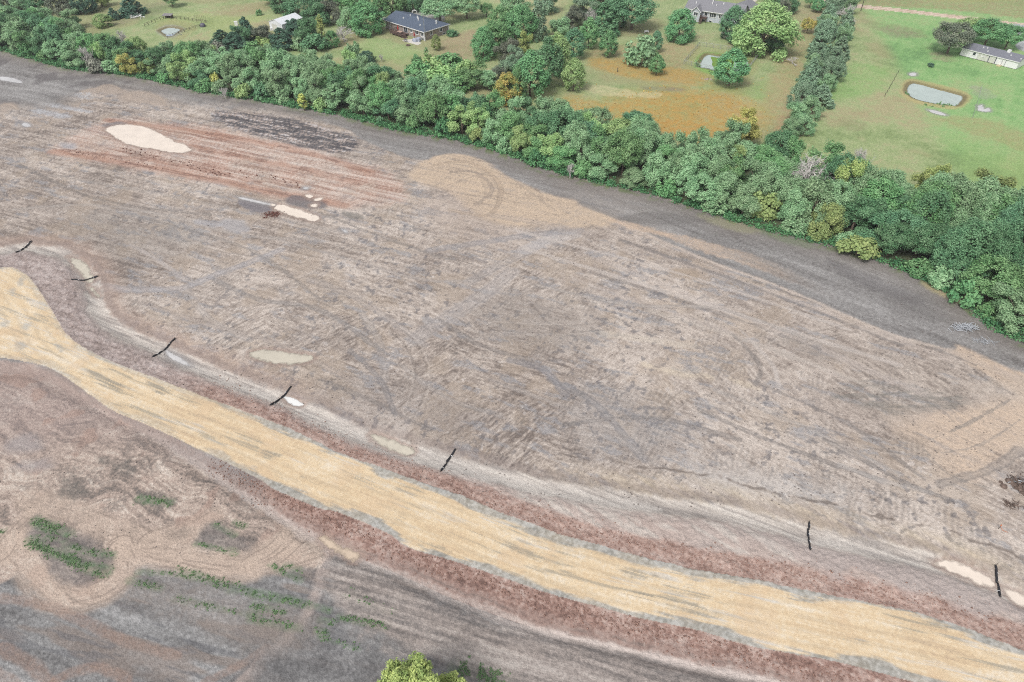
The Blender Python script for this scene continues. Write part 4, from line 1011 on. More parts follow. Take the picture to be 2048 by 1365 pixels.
def P_cedar(seed, n=5200):          # dense conical evergreen, 8 m tall, 4.6 m wide
    rs = np.random.default_rng(seed); C_ = []; R_ = []
    ph = rs.random()*6
    for i in range(110):
        u = rs.random()**1.15; z = 0.5+7.2*u
        a = rs.random()*6.283
        prof = 2.3*(1-u)**0.72*(1+0.18*math.sin(3*a+ph)+0.12*math.sin(7*u*6+a))+0.12
        q = prof*rs.uniform(0.75, 1.02)
        C_.append(np.array([q*math.cos(a), q*math.sin(a), z])); R_.append(rs.uniform(0.35,0.6)*(1.15-0.6*u))
    C_.append(np.array([0,0,7.8])); R_.append(0.25)
    return leaf_mesh('crown', [leaves(C_, R_, n, 0.2, rs, 0.6, 0.35, 1.2, 2.4, (0,0,3), 0.1)]), trunk_mesh(5.5, 0.17, [], rs)

def P_shrub(seed, n=1900):          # low mound, 3 m tall, 4 m wide
    rs = np.random.default_rng(seed)
    C_, R_ = ell_clumps((0,0,0.9), (1.6,1.6,1.6), 26, rs, -0.3, (0.6,1.05), (0.25,0.42))
    return leaf_mesh('crown', [leaves(C_, R_, n, 0.24, rs, 0.7, 0.4, 0.9, 1.6, (0,0,0.4))]), trunk_mesh(1.0, 0.09, [C_[i] for i in range(6)], rs)

def P_slim(seed, n=1300):           # slender poplar, 9 m tall, 2.2 m wide
    rs = np.random.default_rng(seed); C_ = []; R_ = []
    for i in range(34):
        u = rs.random(); z = 1.6+7.0*u; q = 0.95*math.sin(math.pi*(0.12+0.86*u))**0.6*rs.uniform(0.4,1.0); a = rs.random()*6.283
        C_.append(np.array([q*math.cos(a), q*math.sin(a), z])); R_.append(rs.uniform(0.3,0.5))
    return leaf_mesh('crown', [leaves(C_, R_, n, 0.22, rs, 0.6, 0.4, 1.2, 1.5, (0,0,5))]), trunk_mesh(7.5, 0.13, [C_[i] for i in range(8)], rs)

def P_bare(seed, spread=1.0, twigs=4):          # leafless crown of branches and twigs, 9 m tall
    rs = np.random.default_rng(seed); m = MB()
    def grow(p, d, L, r, lev):
        q = p+d*L*0.5+rs.normal(size=3)*L*0.05; e = p+d*L+rs.normal(size=3)*L*0.08
        m.tube([p, q, e], [r, r*0.8, r*0.55], 5 if lev < 2 else 3, False)
        if lev >= 4: return
        for k in range(twigs+(lev > 1)+(lev == 0)*2):
            s = rs.uniform(0.35, 1.0); st = p+(e-p)*s
            nd = d+rs.normal(size=3)*0.55*spread; nd[2] += 0.10; nd /= np.linalg.norm(nd)
            grow(st, nd, L*rs.uniform(0.5, 0.78), r*0.56, lev+1)
    grow(np.array([0,0,-0.2]), np.array([0,0,1.0]), 3.2, 0.24, 0)
    me = bpy.data.meshes.new('branches'); me.from_pydata(m.v, [], m.f); me.update()
    return me

PROT = dict(full=[P_full(800+i) for i in range(4)], plume=[P_plume(100+i) for i in range(7)], round=[P_round(200+i) for i in range(5)], pear=[P_pear(300+i) for i in range(3)],
            cedar=[P_cedar(400+i) for i in range(5)], shrub=[P_shrub(500+i) for i in range(5)], slim=[P_slim(600+i) for i in range(2)])
NOM = dict(full=(7.9, 7.2), plume=(8.6, 6.6), round=(8.9, 7.6), pear=(8.9, 5.4), cedar=(7.9, 4.5), shrub=(2.7, 3.7), slim=(8.9, 2.2), bare=(7.6, 6.0))
BARE = [P_bare(700), P_bare(701), P_bare(702, 1.3)]
for b_ in BARE: b_.materials.append(GREYBARK)

def plant(name, kind, col, X, Y, h, w, label=None, cat='tree', group=None, seed=None, z=None):
    """one tree or shrub: an Empty at its foot with trunk and crown"""
    t = empty(name, (X, Y, grid_height(X, Y)-0.02 if z is None else z), rnd.uniform(0, 6.28))
    H0, W0 = NOM[kind]
    t.scale = (w/W0*rnd.uniform(.94,1.06), w/W0*rnd.uniform(.94,1.06), h/H0)
    tag(t, label, cat, group)
    if kind == 'bare':
        link('branches', BARE[(seed if seed is not None else rnd.randrange(3)) % 3], None, t)
        return t
    cr, tr = PROT[kind][(seed if seed is not None else rnd.randrange(99)) % len(PROT[kind])]
    if len(cr.materials) == 0: cr.materials.append(LM['green'])
    o = link('crown', cr, None, t)
    o.material_slots[0].link = 'OBJECT'; o.material_slots[0].material = LM[col]
    link('trunk', tr, None, t)
    return t

def foot(px, py): return G(px, py)
def size_at(px, ybase_, ytop_, wpx):
    """height and crown width in metres of a tree seen with its foot at (px, ybase_) and its top at ytop_"""
    X, Y = G(px, ybase_)
    lo, hi = 0.2, 30.0
    for _ in range(40):
        mid = (lo+hi)/2
        if PROJ(X, Y, mid)[1] > ytop_: lo = mid
        else: hi = mid
    zc = Y*CT+(CAMH-lo/2)*ST
    return lo, wpx*zc/FPX

# ------------------------------------------------------------------ the hedgerow
SPECIAL = [  # px x, crown centre y -> kind, colour, height, width, words
 (168,105,'bare',None,8,5.5,'leafless grey tree'), (238,72,'bare',None,8,6,'leafless pale grey tree'), (110,62,'bare',None,8,5,'leafless brownish grey tree'),
 (205,100,'plume','lime',7.5,5.5,'yellow-green tree'), (255,128,'plume','yellow',6.5,6,'yellow bush-like tree'), (292,132,'plume','olive',5.5,5,'olive yellow tree'),
 (190,130,'shrub','grey',4.5,5,'grey half-bare shrub'), (432,160,'shrub','yellow',4.0,3.6,'small yellow shrub'), (447,182,'bare',None,4,4,'small leafless shrub'),
 (485,180,'shrub','lime',4.0,5,'yellow-green shrub'), (605,203,'slim','yellow',5.0,2.6,'narrow yellow shrub'), (640,208,'shrub','lime',3.5,4,'lime green shrub'),
 (955,268,'shrub','olive',4,4,'olive brown shrub'), (1141,336,'bare',None,5,2.6,'pale dead sapling'), (1460,345,'shrub','lime',4.5,5,'yellow-green shrub'),
 (1492,255,'plume','yellow',9,8,'pale yellow-green tree'), (1530,405,'shrub','olive',6,7,'olive yellow rounded shrub'), (1475,310,'plume','olive',8,6.5,'olive green tree'),
 (1685,365,'plume','gold',12,7.5,'tall golden olive tree'), (1660,430,'plume','olive',8.5,7.5,'broad olive tree'), (1628,338,'bare',None,12.5,11,'large pale leafless tree'),
 (1722,312,'bare',None,8,6,'pale twiggy leafless tree'), (1775,462,'shrub','lime',5,4.5,'yellowish green shrub'), (1720,490,'shrub','olive',4.5,7,'olive shrub'),
 (1865,352,'plume','gold',8.5,7,'yellow-olive tree'), (1985,385,'plume','olive',8,9,'yellow-green tree'), (1937,578,'shrub','bright',5.5,6,'bright green round bush'),
 (1640,462,'shrub','olive',3.5,4,'low olive shrub'), (700,118,'plume','lime',8,6,'yellow-topped green tree'),
]
hedge = []
bpw = world(bp)
def d_front(X, Y):
    d = 1e9
    for i in range(len(bpw)-1):
        a, b = bpw[i], bpw[i+1]; e = b-a
        if abs((a[0]+b[0])/2-X) > 60: continue
        t = min(1, max(0, ((X-a[0])*e[0]+(Y-a[1])*e[1])/(e@e+1e-9)))
        d = min(d, math.hypot(X-a[0]-t*e[0], Y-a[1]-t*e[1]))
    return d
def hedge_h(px, d):
    full = np.interp(px, [0, 400, 900, 1400, 1700, 2048], [8.2, 8.0, 8.6, 9.2, 9.6, 9.6])
    return full*(0.52+0.48*ss(0, 7.5, d))
cand = []
sp = 5.1
for iy in range(int(50/sp*0.9), int(330/(sp*0.87))):
    for ix in range(-70, 60):
        X = (ix+0.5*(iy % 2))*sp+rnd.uniform(-1.3, 1.3); Y = iy*sp*0.87+rnd.uniform(-1.3, 1.3)
        px, py = PROJ(X, Y)
        if px < -220 or px > 2330 or py > ybase(px)-3: continue

        if X > 100 and Y < 55: continue
        d = d_front(X, Y)
        if d > 75 or d < 0.9: continue
        h = hedge_h(px, d)*rnd.choice([0.72, 0.9, 1.0, 1.0, 1.1, 1.2])*rnd.uniform(0.94, 1.06)
        tx, ty = PROJ(X, Y, h)
        if ty < ytop(tx)-2: continue
        cand.append([X, Y, h, px, py, d])
spec_pts = []
for sx, sy, kind, col, h, w, words in SPECIAL:
    # ground point whose tree centre appears at (sx, sy)
    X, Y = G(sx, sy, h*0.55)
    spec_pts.append((X, Y))
    cand = [c for c in cand if math.hypot(c[0]-X, c[1]-Y) > ((2.2 if w < 5 else 3.2) if kind != 'bare' else w*0.55)]
    px, py = PROJ(X, Y)
    hedge.append(dict(X=X, Y=Y, h=h, w=w, px=px, py=py, d=d_front(X, Y), kind=kind, col=col, words=words, sp=True))
for X, Y, h, px, py, d in cand:
    q = fbm(np.array([X/11.0]), np.array([Y/11.0]), 801, 2)[0]
    r = rnd.random()
    rightw = px > 1700
    if d < 2.6:
        kind = 'shrub'; h = rnd.uniform(2.6, 4.4); w = rnd.uniform(4, 5.6)
        col = rnd.choices(['silver','under','green','bright','deep','olive'], [4,4,3,2,2,1])[0]
    elif rightw:
        kind = 'round' if r < 0.35 else ('full' if r < 0.6 else 'plume'); w = rnd.uniform(6.0, 9.2)
        col = 'deep' if q < 0.52 else ('green' if r < 0.35 else 'silver')
    else:
        kind = 'plume' if r < 0.85 else 'round'; w = rnd.uniform(5.6, 9.0)
        col = 'silver' if (q < 0.54 or r < 0.25) else rnd.choice(['green', 'green', 'deep', 'deep', 'lime'])
        if px < 420: col = rnd.choices(['silver','green','deep','lime'], [5,3,2,1])[0]
    hedge.append(dict(X=X, Y=Y, h=h, w=w, px=px, py=py, d=d, kind=kind, col=col, sp=False))
COLW = dict(silver='grey-green', green='mid green', deep='deep green', under='dark green', bright='bright green', olive='olive', lime='yellow-green', gold='golden', yellow='yellow', grey='grey')
LAND = sorted([(s['px'], s['words']) for s in hedge if s['sp'] and s['words'] in ('narrow yellow shrub','pale dead sapling','tall golden olive tree','bright green round bush','yellow bush-like tree','olive yellow rounded shrub','yellow-topped green tree')])
ORD = ['next','second','third','fourth','fifth','sixth','seventh','eighth','ninth','tenth','eleventh','twelfth','thirteenth','fourteenth','fifteenth','sixteenth','seventeenth','eighteenth','nineteenth','twentieth']
def label_hedge():
    keyed = {}
    for s in hedge:
        if s['sp']: continue
        s['row'] = 'front' if s['d'] < 2.6 else ('second' if s['d'] < 6.5 else ('third' if s['d'] < 11 else 'back'))
        s['noun'] = {'shrub':'shrub', 'plume':'feathery tree', 'round':'rounded tree', 'full':'rounded tree'}[s['kind']]
        lx, ln = min(LAND, key=lambda l: abs(l[0]-s['px']))
        s['land'] = ln; s['side'] = 'left' if s['px'] < lx else 'right'; s['dist'] = abs(s['px']-lx)
        keyed.setdefault((s['noun'], s['col'], s['row'], ln, s['side']), []).append(s)
    for k, L_ in keyed.items():
        L_.sort(key=lambda s: s['dist'])
        for i, s in enumerate(L_):
            s['label'] = f"{COLW[s['col']]} {s['noun']}, hedgerow {s['row']} row, {ORD[min(i,19)]} {s['side']} of {s['land']}"
label_hedge()
SPW = {'leafless grey tree':'leafless grey tree near the left end of the hedgerow, above the stubble',
 'leafless pale grey tree':'leafless pale grey tree in the hedgerow below the white frame pile',
 'leafless brownish grey tree':'leafless brownish grey tree nearest the left end of the hedgerow',
 'grey half-bare shrub':'grey half-bare shrub at the hedgerow foot left of the yellow bush',
 'yellow bush-like tree':'yellow bush-like tree at the hedgerow front near the left end',
 'yellow-green shrub':None}
BEY = []
def bake(s):
    cr, tr = PROT[s['kind']][rnd.randrange(99) % len(PROT[s['kind']])]
    n_ = len(cr.vertices); v = np.empty(n_*3, np.float32); cr.vertices.foreach_get('co', v); v = v.reshape(-1,3)
    tn_ = np.empty(n_, np.float32); cr.attributes['tint'].data.foreach_get('value', tn_)
    H0, W0 = NOM[s['kind']]; a = rnd.random()*6.28; ca, sa = math.cos(a), math.sin(a)
    v = v*np.array([s['w']/W0, s['w']/W0, s['h']/H0]); v = np.stack([v[:,0]*ca-v[:,1]*sa+s['X'], v[:,0]*sa+v[:,1]*ca+s['Y'], v[:,2]], -1)
    BEY.append((v, np.arange(n_).reshape(-1,4), tn_))
for s in hedge:
    if not s['sp'] and (s['px'] < -25 or s['px'] > 2080): bake(s); continue
    name = 'shrub' if s['kind'] == 'shrub' or 'shrub' in s.get('words', '') or 'bush' in s.get('words', '') else ('bare_tree' if s['kind'] == 'bare' else 'hedgerow_tree')
    if s['sp']:
        where = 'left of the grey house garden' if s['px'] < 500 else ('below the dark-roofed house' if s['px'] < 900 else ('below the orange grass' if s['px'] < 1560 else ('below the right-hand lawn' if s['px'] < 1800 else 'at the right end of the woodland')))
        lab = SPW.get(s['words']) or f"{s['words']} standing in the hedgerow {where}"
    else: lab = s['label']
    plant(name, s['kind'], s['col'], s['X'], s['Y'], s['h'], s['w'], lab, 'shrub' if name == 'shrub' else 'tree', 'trees and shrubs of the hedgerow')

bm_ = leaf_mesh('hedgerow_beyond', BEY)
tag(link('hedgerow_beyond', bm_, LM['silver']), 'the hedgerow running on beyond the photo edges', 'hedgerow', kind='stuff')
# creepers and weeds under the hedge edge: one mass nobody could count
V = []; rs = np.random.default_rng(901)
Ls = np.linalg.norm(np.diff(bpw, axis=0), axis=1); Lc = np.concatenate([[0], np.cumsum(Ls)])
cs = []; rd = []
for k in range(2800):
    s_ = rs.random()*Lc[-1]; i = min(np.searchsorted(Lc, s_)-1, len(bpw)-2); i = max(i, 0)
    p = bpw[i]+(bpw[i+1]-bpw[i])*(s_-Lc[i])/Ls[i]; e = (bpw[i+1]-bpw[i])/Ls[i]; nrm = np.array([-e[1], e[0]])
    if p[1] < 50 or abs(p[0]) > 230: continue
    q = p+nrm*(abs(rs.normal())*1.7-0.35)
    r = rs.uniform(0.3, 1.0); cs.append(np.array([q[0], q[1], rs.uniform(0.0, 0.5)+r*0.3])); rd.append(r)
um = leaf_mesh('undergrowth', [leaves(cs, rd, 60000, 0.24, rs, 0.0, 0.3, 0.8, 1.6, (0,200,-400))])
tag(link('undergrowth', um, LM['under']), 'tangle of dark green weeds and creepers along the foot of the hedgerow', 'undergrowth', kind='stuff')

# ------------------------------------------------------------------ trees of the gardens: px x, foot y, top y, crown width px, kind, colour, label
GARDEN = [
 (266,29,-8,46,'cedar','cedar','large dark cedar beside the white frame pile'), (229,39,16,22,'cedar','cedar','small dark cedar left of the white frame pile'),
 (207,54,28,34,'round','lime','small light green round tree below the small dark cedar'), (346,14,-14,30,'round','green','round green lawn tree above the left pond pen'),
 (548,10,-24,48,'round','green','dark green lawn tree above the white shed, top cut by the frame'), (519,31,18,11,'shrub','green','small green bush on the lawn left of the white shed'),
 (30,24,-25,50,'round','purple','dusky tree at the top left corner of the photo'), (80,30,-18,46,'round','deep','deep green tree in the top left wood, second from the corner'),
 (128,30,-22,50,'plume','purple','dusky brown-green tree in the top left wood'), (172,26,-24,46,'round','cedar','very dark tree in the top left wood'),
 (205,14,-30,40,'plume','olive','thin olive tree behind the small dark cedar'), (30,48,2,48,'plume','silver','grey-green tree in front of the top left wood'),
 (92,54,10,44,'plume','silver','feathery grey-green tree right of the top left corner'), (0,40,-12,50,'plume','deep','deep green tree cut by the left photo edge'),
 (145,58,18,40,'plume','silver','grey-green tree between top left wood and the hedgerow'),
 (448,96,60,44,'cedar','cedar','dark cedar at the left end of the cedar clump'), (474,104,64,50,'cedar','cedar','dark cedar in front of the cedar clump'),
 (497,84,34,40,'cedar','cedar','tall dark cedar at the back of the cedar clump'), (488,92,50,36,'plume','deep','deep green bushy tree amid the cedar clump'),
 (440,112,84,36,'shrub','grey','grey-green shrub at the foot of the cedar clump'), (528,86,46,38,'plume','purple','brownish thin tree left of the white shed gable'),
 (530,100,74,42,'shrub','olive','olive shrub between the cedar clump and the big dark cedar'), (505,108,84,40,'shrub','green','green shrub right of the cedar clump'),
 (565,98,56,48,'cedar','cedar','big dark cedar in front of the white shed'), (592,72,38,44,'cedar','cedar','dark cedar hiding the right wall of the white shed'),
 (578,62,40,22,'cedar','cedar','small pointed cedar against the white shed wall'), (618,92,30,52,'plume','deep','dull green tree right of the big dark cedar'),
 (602,100,74,34,'shrub','silver','pale green shrub right of the big dark cedar'), (632,102,66,44,'shrub','deep','deep green shrub at the foot of the yellow poplar'),
 (648,94,28,17,'slim','gold','slender yellow poplar among dark green trees'), (664,94,62,30,'round','bright','bright green small tree right of the yellow poplar'),
 (640,52,4,52,'plume','deep','dark green tree behind the yellow poplar'), (600,36,-10,56,'round','deep','dark round tree behind the white shed'), (566,24,-22,44,'round','deep','dark tree above the white shed roof'),
 (668,46,0,48,'plume','purple','dull grey-green tree left of the big green tree'), (690,84,44,42,'bare',None,'leafless purplish shrub left of the big green tree'),
 (700,56,8,46,'plume','silver','grey-green tree between the yellow poplar and the big green tree'),
 (735,67,4,70,'round','bright','big green tree left of the dark-roofed house'), (700,24,-22,54,'round','green','green tree above the big green tree, left one'), (752,26,-24,52,'round','bright','green tree above the big green tree, right one'),
 (788,28,-26,50,'round','green','green tree behind the ridge of the dark-roofed house'), (826,22,-26,46,'round','deep','deep green tree at the driveway of the dark-roofed house'), (640,10,-36,60,'round','deep','dark tree at the top edge above the yellow poplar'),
 (848,16,-24,34,'round','deep','dark tree at the far end of the driveway'),
 (712,101,82,13,'shrub','bright','tiny bright bush left of the lone green lawn shrub'), (707,118,86,30,'shrub','silver','grey-green lawn shrub behind the hedgerow'), (736,127,103,36,'round','cedar','low dark round evergreen on the lawn behind the hedgerow'),
 (763,124,104,12,'bare',None,'tiny leafless shrub right of the low dark evergreen'), (853,114,95,9,'slim','green','thin sapling on the lawn below the patio'), (833,128,108,18,'shrub','bright','small bright sapling left of the big bushes'),
 (881,44,-4,64,'round','silver','light grey-green tree at the right end of the dark-roofed house'), (873,101,70,20,'pear','olive','small yellowing tree in front of the dark-roofed house'), (906,72,60,24,'shrub','deep','low dark bush at the right corner of the dark-roofed house'),
 (934,38,-12,48,'round','silver','grey-green lawn tree right of the dark-roofed house'), (973,34,6,24,'round','green','small thin lawn tree beside the grove'),
 (838,160,122,52,'shrub','green','big green bush at the left end of the bush clump'), (868,148,108,56,'shrub','lime','light green bush at the back of the bush clump'), (900,150,110,58,'shrub','green','large green bush in the middle of the bush clump'),
 (880,172,134,60,'shrub','lime','yellow-green bush in front of the bush clump'), (930,158,122,50,'shrub','lime','light green bush right of the bush clump middle'), (950,178,126,56,'plume','green','tall green bush at the right of the bush clump'),
 (918,182,146,50,'shrub','green','green bush low in the bush clump by the hedgerow'), (978,180,134,44,'plume','silver','grey-green tree between the bush clump and the grove'),
 (968,118,56,48,'round','bright','bright green tree at the left edge of the grove'), (992,98,44,58,'round','green','broad green tree in the left half of the grove'), (1004,72,14,56,'round','green','large green tree at the back left of the grove'),
 (1022,128,76,52,'plume','purple','dusky thin tree in the middle of the grove'), (1040,82,12,64,'round','bright','big bright tree at the back of the grove'), (1076,78,0,36,'cedar','pine','tall dark conifer at the right of the grove'),
 (1012,158,108,42,'plume','pine','dull conifer-like tree at the front of the grove'), (1035,142,92,40,'plume','pine','dull green tree at the heart of the grove'), (1000,176,128,36,'plume','purple','brownish tree at the front left of the grove'),
 (1048,116,66,34,'plume','gold','yellowing tree inside the grove'), (1025,40,-14,60,'round','silver','grey-green tree at the top of the grove'),
 (1060,196,102,66,'pear','bright','tall deep green egg-shaped tree at the front of the grove'), (1036,204,136,36,'pear','green','small green tree at the foot of the tall egg-shaped tree'),
 (1096,172,76,62,'pear','deep','dark egg-shaped tree second in the diagonal row'), (1112,150,66,54,'pear','lime','yellow-topped egg-shaped tree third in the diagonal row'), (1146,118,58,44,'pear','deep','dark narrow tree fourth in the diagonal row'),
 (1176,97,36,38,'pear','green','green egg-shaped tree at the far end of the diagonal row'), (1146,182,117,46,'pear','lime','yellow-green egg-shaped tree standing alone on the lawn'), (1015,208,148,56,'round','autumn','orange-yellow round tree behind the hedgerow'),
 (1118,76,32,48,'plume','silver','grey-green tree behind the diagonal row'), (1140,60,10,46,'plume','purple','grey-green pine-like tree behind the diagonal row, far left'), (1168,48,-6,48,'plume','pine','pine-like tree behind the diagonal row'),
 (1208,70,0,46,'cedar','deep','tall dark spruce right of the diagonal row'), (1180,60,4,36,'bare',None,'purplish leafless tree left of the tall dark spruce'), (1232,52,-14,46,'round','deep','dark round tree right of the tall dark spruce'),
 (1262,60,-8,84,'round','deep','broad dark green tree right of the tall dark spruce'), (1200,22,-34,50,'round','deep','dark tree at the top edge above the spruce'), (1092,26,-30,48,'round','pine','tree at the top edge above the grove'),
 (1215,114,62,34,'pear','bright','small pointed green tree in the meadow'), (1280,128,73,60,'shrub','silver','round grey-green willow bush in the meadow'), (1310,105,62,24,'pear','deep','narrow dark tree behind the willow bush'),
 (1312,150,110,29,'pear','green','small dark green tree below the willow bush'), (1302,116,92,22,'shrub','lime','small yellow-green bush right of the willow bush'),
 (1356,82,20,64,'round','bright','round apple-like tree left of the grey two-storey house'), (1456,172,99,62,'pear','bright','round green tree in front of the fenced pond'),
 (1520,108,6,112,'round','lime','huge yellow-green tree right of the grey two-storey house'), (1462,78,14,54,'round','deep','dark tree in front of the grey two-storey house'), (1486,92,40,60,'round','deep','dark green tree under the huge yellow-green tree'),
 (1545,104,58,52,'plume','deep','dark shrubby tree at the right foot of the huge yellow-green tree'), (1450,76,62,20,'shrub','grey','grey shrub under the dark tree by the grey house'),
 (1572,26,-16,40,'round','deep','dark tree above the huge yellow-green tree'), (1548,6,-34,34,'round','green','tree at the top edge beside the concrete drive'), (1618,17,-18,22,'round','green','small green tree at the top edge by the cedar row'), (1633,25,-4,22,'pear','bright','small bright green tree at the top of the cedar row'),
 (1613,67,38,26,'round','autumn','young yellow tree left of the cedar row'), (1560,36,-4,30,'plume','purple','dusky tree right of the huge yellow-green tree top'),
 (1894,107,46,66,'round','purple','dusky dark tree at the left end of the white mobile home'), (1936,82,37,54,'round','lime','yellow-green tree behind the dusky dark tree'),
 (1968,93,41,64,'round','bright','bright green tree behind the roof of the white mobile home'), (2009,99,51,46,'round','bright','small bright green tree right behind the white mobile home'),
 (1861,134,126,12,'shrub','cedar','tiny dark bush on the lawn left of the white mobile home'), (1584,128,112,24,'bare',None,'small leafless shrub at the left edge of the cedar row'),
]
for i, (px, yb, yt, w, kind, col, lab) in enumerate(GARDEN):
    X, Y = G(px, yb); h, wm = size_at(px, yb, yt, w)
    wm *= 1.06
    if kind == 'round' and not any(k in lab for k in ('lawn tree', 'right end of the dark', 'dusky dark', 'mobile home', 'young yellow', 'small green tree at the top', 'broad dark green')): kind = 'full'
    nm = {'cedar':'cedar', 'shrub':'bush', 'bare':'bare_tree', 'pear':'garden_tree', 'slim':'poplar', 'round':'garden_tree', 'full':'garden_tree', 'plume':'garden_tree'}[kind]
    if 'bush' in lab or 'shrub' in lab: nm = 'bush'
    plant(nm, kind, col, X, Y, h, wm, lab, 'bush' if nm == 'bush' else 'tree', None, i)

# the cedar row running away from the hedgerow between meadow and lawn
rowL = world([(1560,284),(1590,205),(1620,120),(1652,30),(1672,-20)])
rowR = world([(1612,284),(1652,205),(1690,110),(1702,60),(1712,-20)])
RN = 15
rowtags = ['nearest the hedgerow','second from the hedgerow','third from the hedgerow','fourth from the hedgerow','fifth from the hedgerow','sixth from the hedgerow','seventh from the hedgerow','eighth from the hedgerow','ninth from the hedgerow','tenth from the hedgerow','eleventh from the hedgerow','twelfth from the hedgerow','third from the road end','second from the road end','nearest the dirt road']
for side, Lw, sn in ((0, rowL, 'meadow'), (1, rowR, 'lawn')):
    seg = np.concatenate([[0], np.cumsum(np.linalg.norm(np.diff(Lw, axis=0), axis=1))])
    for k in range(RN):
        s_ = seg[-1]*(k+0.25+0.3*side)/RN
        X = np.interp(s_, seg, Lw[:,0])+rnd.uniform(-.5,.5)+(2.0 if side == 0 else -2.2); Y = np.interp(s_, seg, Lw[:,1])+rnd.uniform(-.5,.5)
        if side == 1 and k == 10:
            plant('bare_tree', 'bare', None, X, Y, 7, 7, f"pale leafless tree in the cedar row, {rowtags[k]}", 'tree', 'cedars of the long row'); continue
        if k < 2: kd_, cl, h, w = 'plume', 'silver', 5.5+k, 6.0
        elif (k*5+side*2) % 4 == 1: kd_, cl, h, w = 'plume', ('silver' if k % 2 else 'green'), rnd.uniform(5.5, 8.5), rnd.uniform(5.5, 7.5)
        elif (k+side) % 3 == 2: kd_, cl, h, w = 'full', ('silver' if k == 5 else 'pine'), 7.0, 7.6
        else: kd_, cl, h, w = 'cedar', 'pine', rnd.uniform(5.4, 8.8), rnd.uniform(5.4, 7.8)
        colw = {'silver':'grey-green', 'green':'mid green', 'pine':'dull green', 'cedar':'dark green'}[cl]
        plant('cedar' if kd_ == 'cedar' else 'row_tree', kd_, cl, X, Y, h, w, f"{colw} {'cedar' if kd_ == 'cedar' else 'bushy tree'}, {sn} side of the cedar row, {rowtags[k]}", 'tree', 'cedars of the long row')

# the yellow-green tree under the camera
nr = np.random.default_rng(31); NC_ = []; NRD = []; tips = []
for i in range(22):
    a = nr.random()*6.283; q = 4.0*math.sqrt(nr.random()); cc = np.array([q*math.cos(a), q*math.sin(a)*1.0, 8.8-0.17*q*q+nr.uniform(-.7,.5)]); tips.append(cc)
    for j in range(9):
        d = nr.normal(size=3); d /= np.linalg.norm(d); NC_.append(cc+d*np.array([.9,.9,.8])*nr.uniform(.4,1.0)); NRD.append(nr.uniform(.28,.55))
for i in range(40):
    a = nr.random()*6.283; q = nr.uniform(2.4,4.6); NC_.append(np.array([q*math.cos(a), q*math.sin(a), nr.uniform(3.0,6.0)])); NRD.append(nr.uniform(.4,.7))
ncm = leaf_mesh('crown', [leaves(NC_, NRD, 36000, 0.155, nr, 0.5, 0.3, 1.1, 2.0, (0,0,4), 0.2)])
X, Y = G(836, 1392, 6.5)
t = empty('willow', (X, Y, grid_height(X, Y)-0.05)); tag(t, 'yellow-green feathery tree cut by the bottom edge of the photo', 'tree')
link('crown', ncm, LM['near'], t); link('trunk', trunk_mesh(4.5, 0.2, tips, nr), None, t)
# ------------------------------------------------------------------ building and object materials
Pa = world([(1422.4,113.4),(1437.6,114.7),(1450,113.6),(1466,117),(1470,128),(1458,143),(1440,143.5),(1432,142),(1427,132),(1424,124)])
Pa = np.array([p_+0.25*np.array([math.sin(7*i_), math.cos(5*i_)]) for i_, p_ in enumerate(crom(Pa, 4, True))])
me = bpy.data.meshes.new('green_patch'); me.from_pydata([(p_[0], p_[1], -0.194) for p_ in Pa], [], [tuple(range(len(Pa)))])  # flat green patch just above the meadow pond's water
SOIL[0] = False
tag(link('green_patch', me, plain('pond_green', alb(124,158,72), 0.7, 0.2, 2.0)), kind='structure')
def A3(*c): return lin(c)/E_GAIN
ROOF_BLUE = plain('blue_grey_shingles', A3(98,110,128), 0.85, 0.22, 2.2, 0.2, (1,3,1))
ROOF_GREY = plain('grey_shingles', A3(146,146,152), 0.85, 0.18, 2.2, 0.2, (1,3,1))
ROOF_DARK = plain('dark_shingles', A3(134,136,146), 0.85, 0.18, 2.2, 0.2, (1,3,1))
SIDING_TAUPE = plain('taupe_siding', A3(176,164,156), 0.75, 0.10, 3, 0.2, (0.3,0.3,6))
SIDING_WHITE = plain('white_siding', A3(252,252,252), 0.6, 0.06, 3, 0.3, (0.3,0.3,6))
SIDING_PALE = plain('pale_grey_siding', A3(206,212,220), 0.7, 0.08, 3, 0.2, (0.3,0.3,6))
SIDING_STAIN = plain('stained_white_panel', A3(222,222,214), 0.7, 0.14, 1.2, 0.2, (2,2,.5))
TRIM = plain('white_trim', A3(246,246,246), 0.5, 0.04, 2, 0.3)
METAL_W = plain('white_metal', A3(240,243,248), 0.45, 0.06, 0.7, 0.4, (3,.4,1))
GLASS = plain('dark_glass', (0.035,0.045,0.055), 0.12, 0.2, 1, 0.6)
DECKW = plain('brown_deck_timber', A3(112,92,86), 0.85, 0.25, 5, 0.15)
WOOD = plain('weathered_wood', A3(136,128,118), 0.9, 0.25, 6, 0.15)
DARKW = plain('dark_wood', A3(96,88,82), 0.9, 0.25, 6, 0.15)
GALV = plain('galvanised_wire', A3(176,178,176), 0.5, 0.1, 6, 0.4)
CONC = plain('concrete', A3(226,222,214), 0.85, 0.1, 2, 0.2)
RED = plain('red_canvas', A3(178,66,66), 0.8, 0.15, 4, 0.15)
COVER = plain('blue_grey_tarp', A3(176,182,198), 0.7, 0.2, 2, 0.2)
BLACK = plain('black_geotextile', (0.016,0.016,0.02), 0.7, 0.35, 6, 0.3)
STONE = plain('stone', A3(182,166,158), 0.9, 0.2, 4, 0.15)
DKMETAL = plain('dark_metal', A3(104,102,116), 0.5, 0.2, 4, 0.4)
ORANGE = plain('orange_paint', A3(222,120,60), 0.6, 0.1, 4, 0.3)
STRAW = plain('pale_dead_twigs', A3(192,196,202), 0.85, 0.15, 6, 0.15)
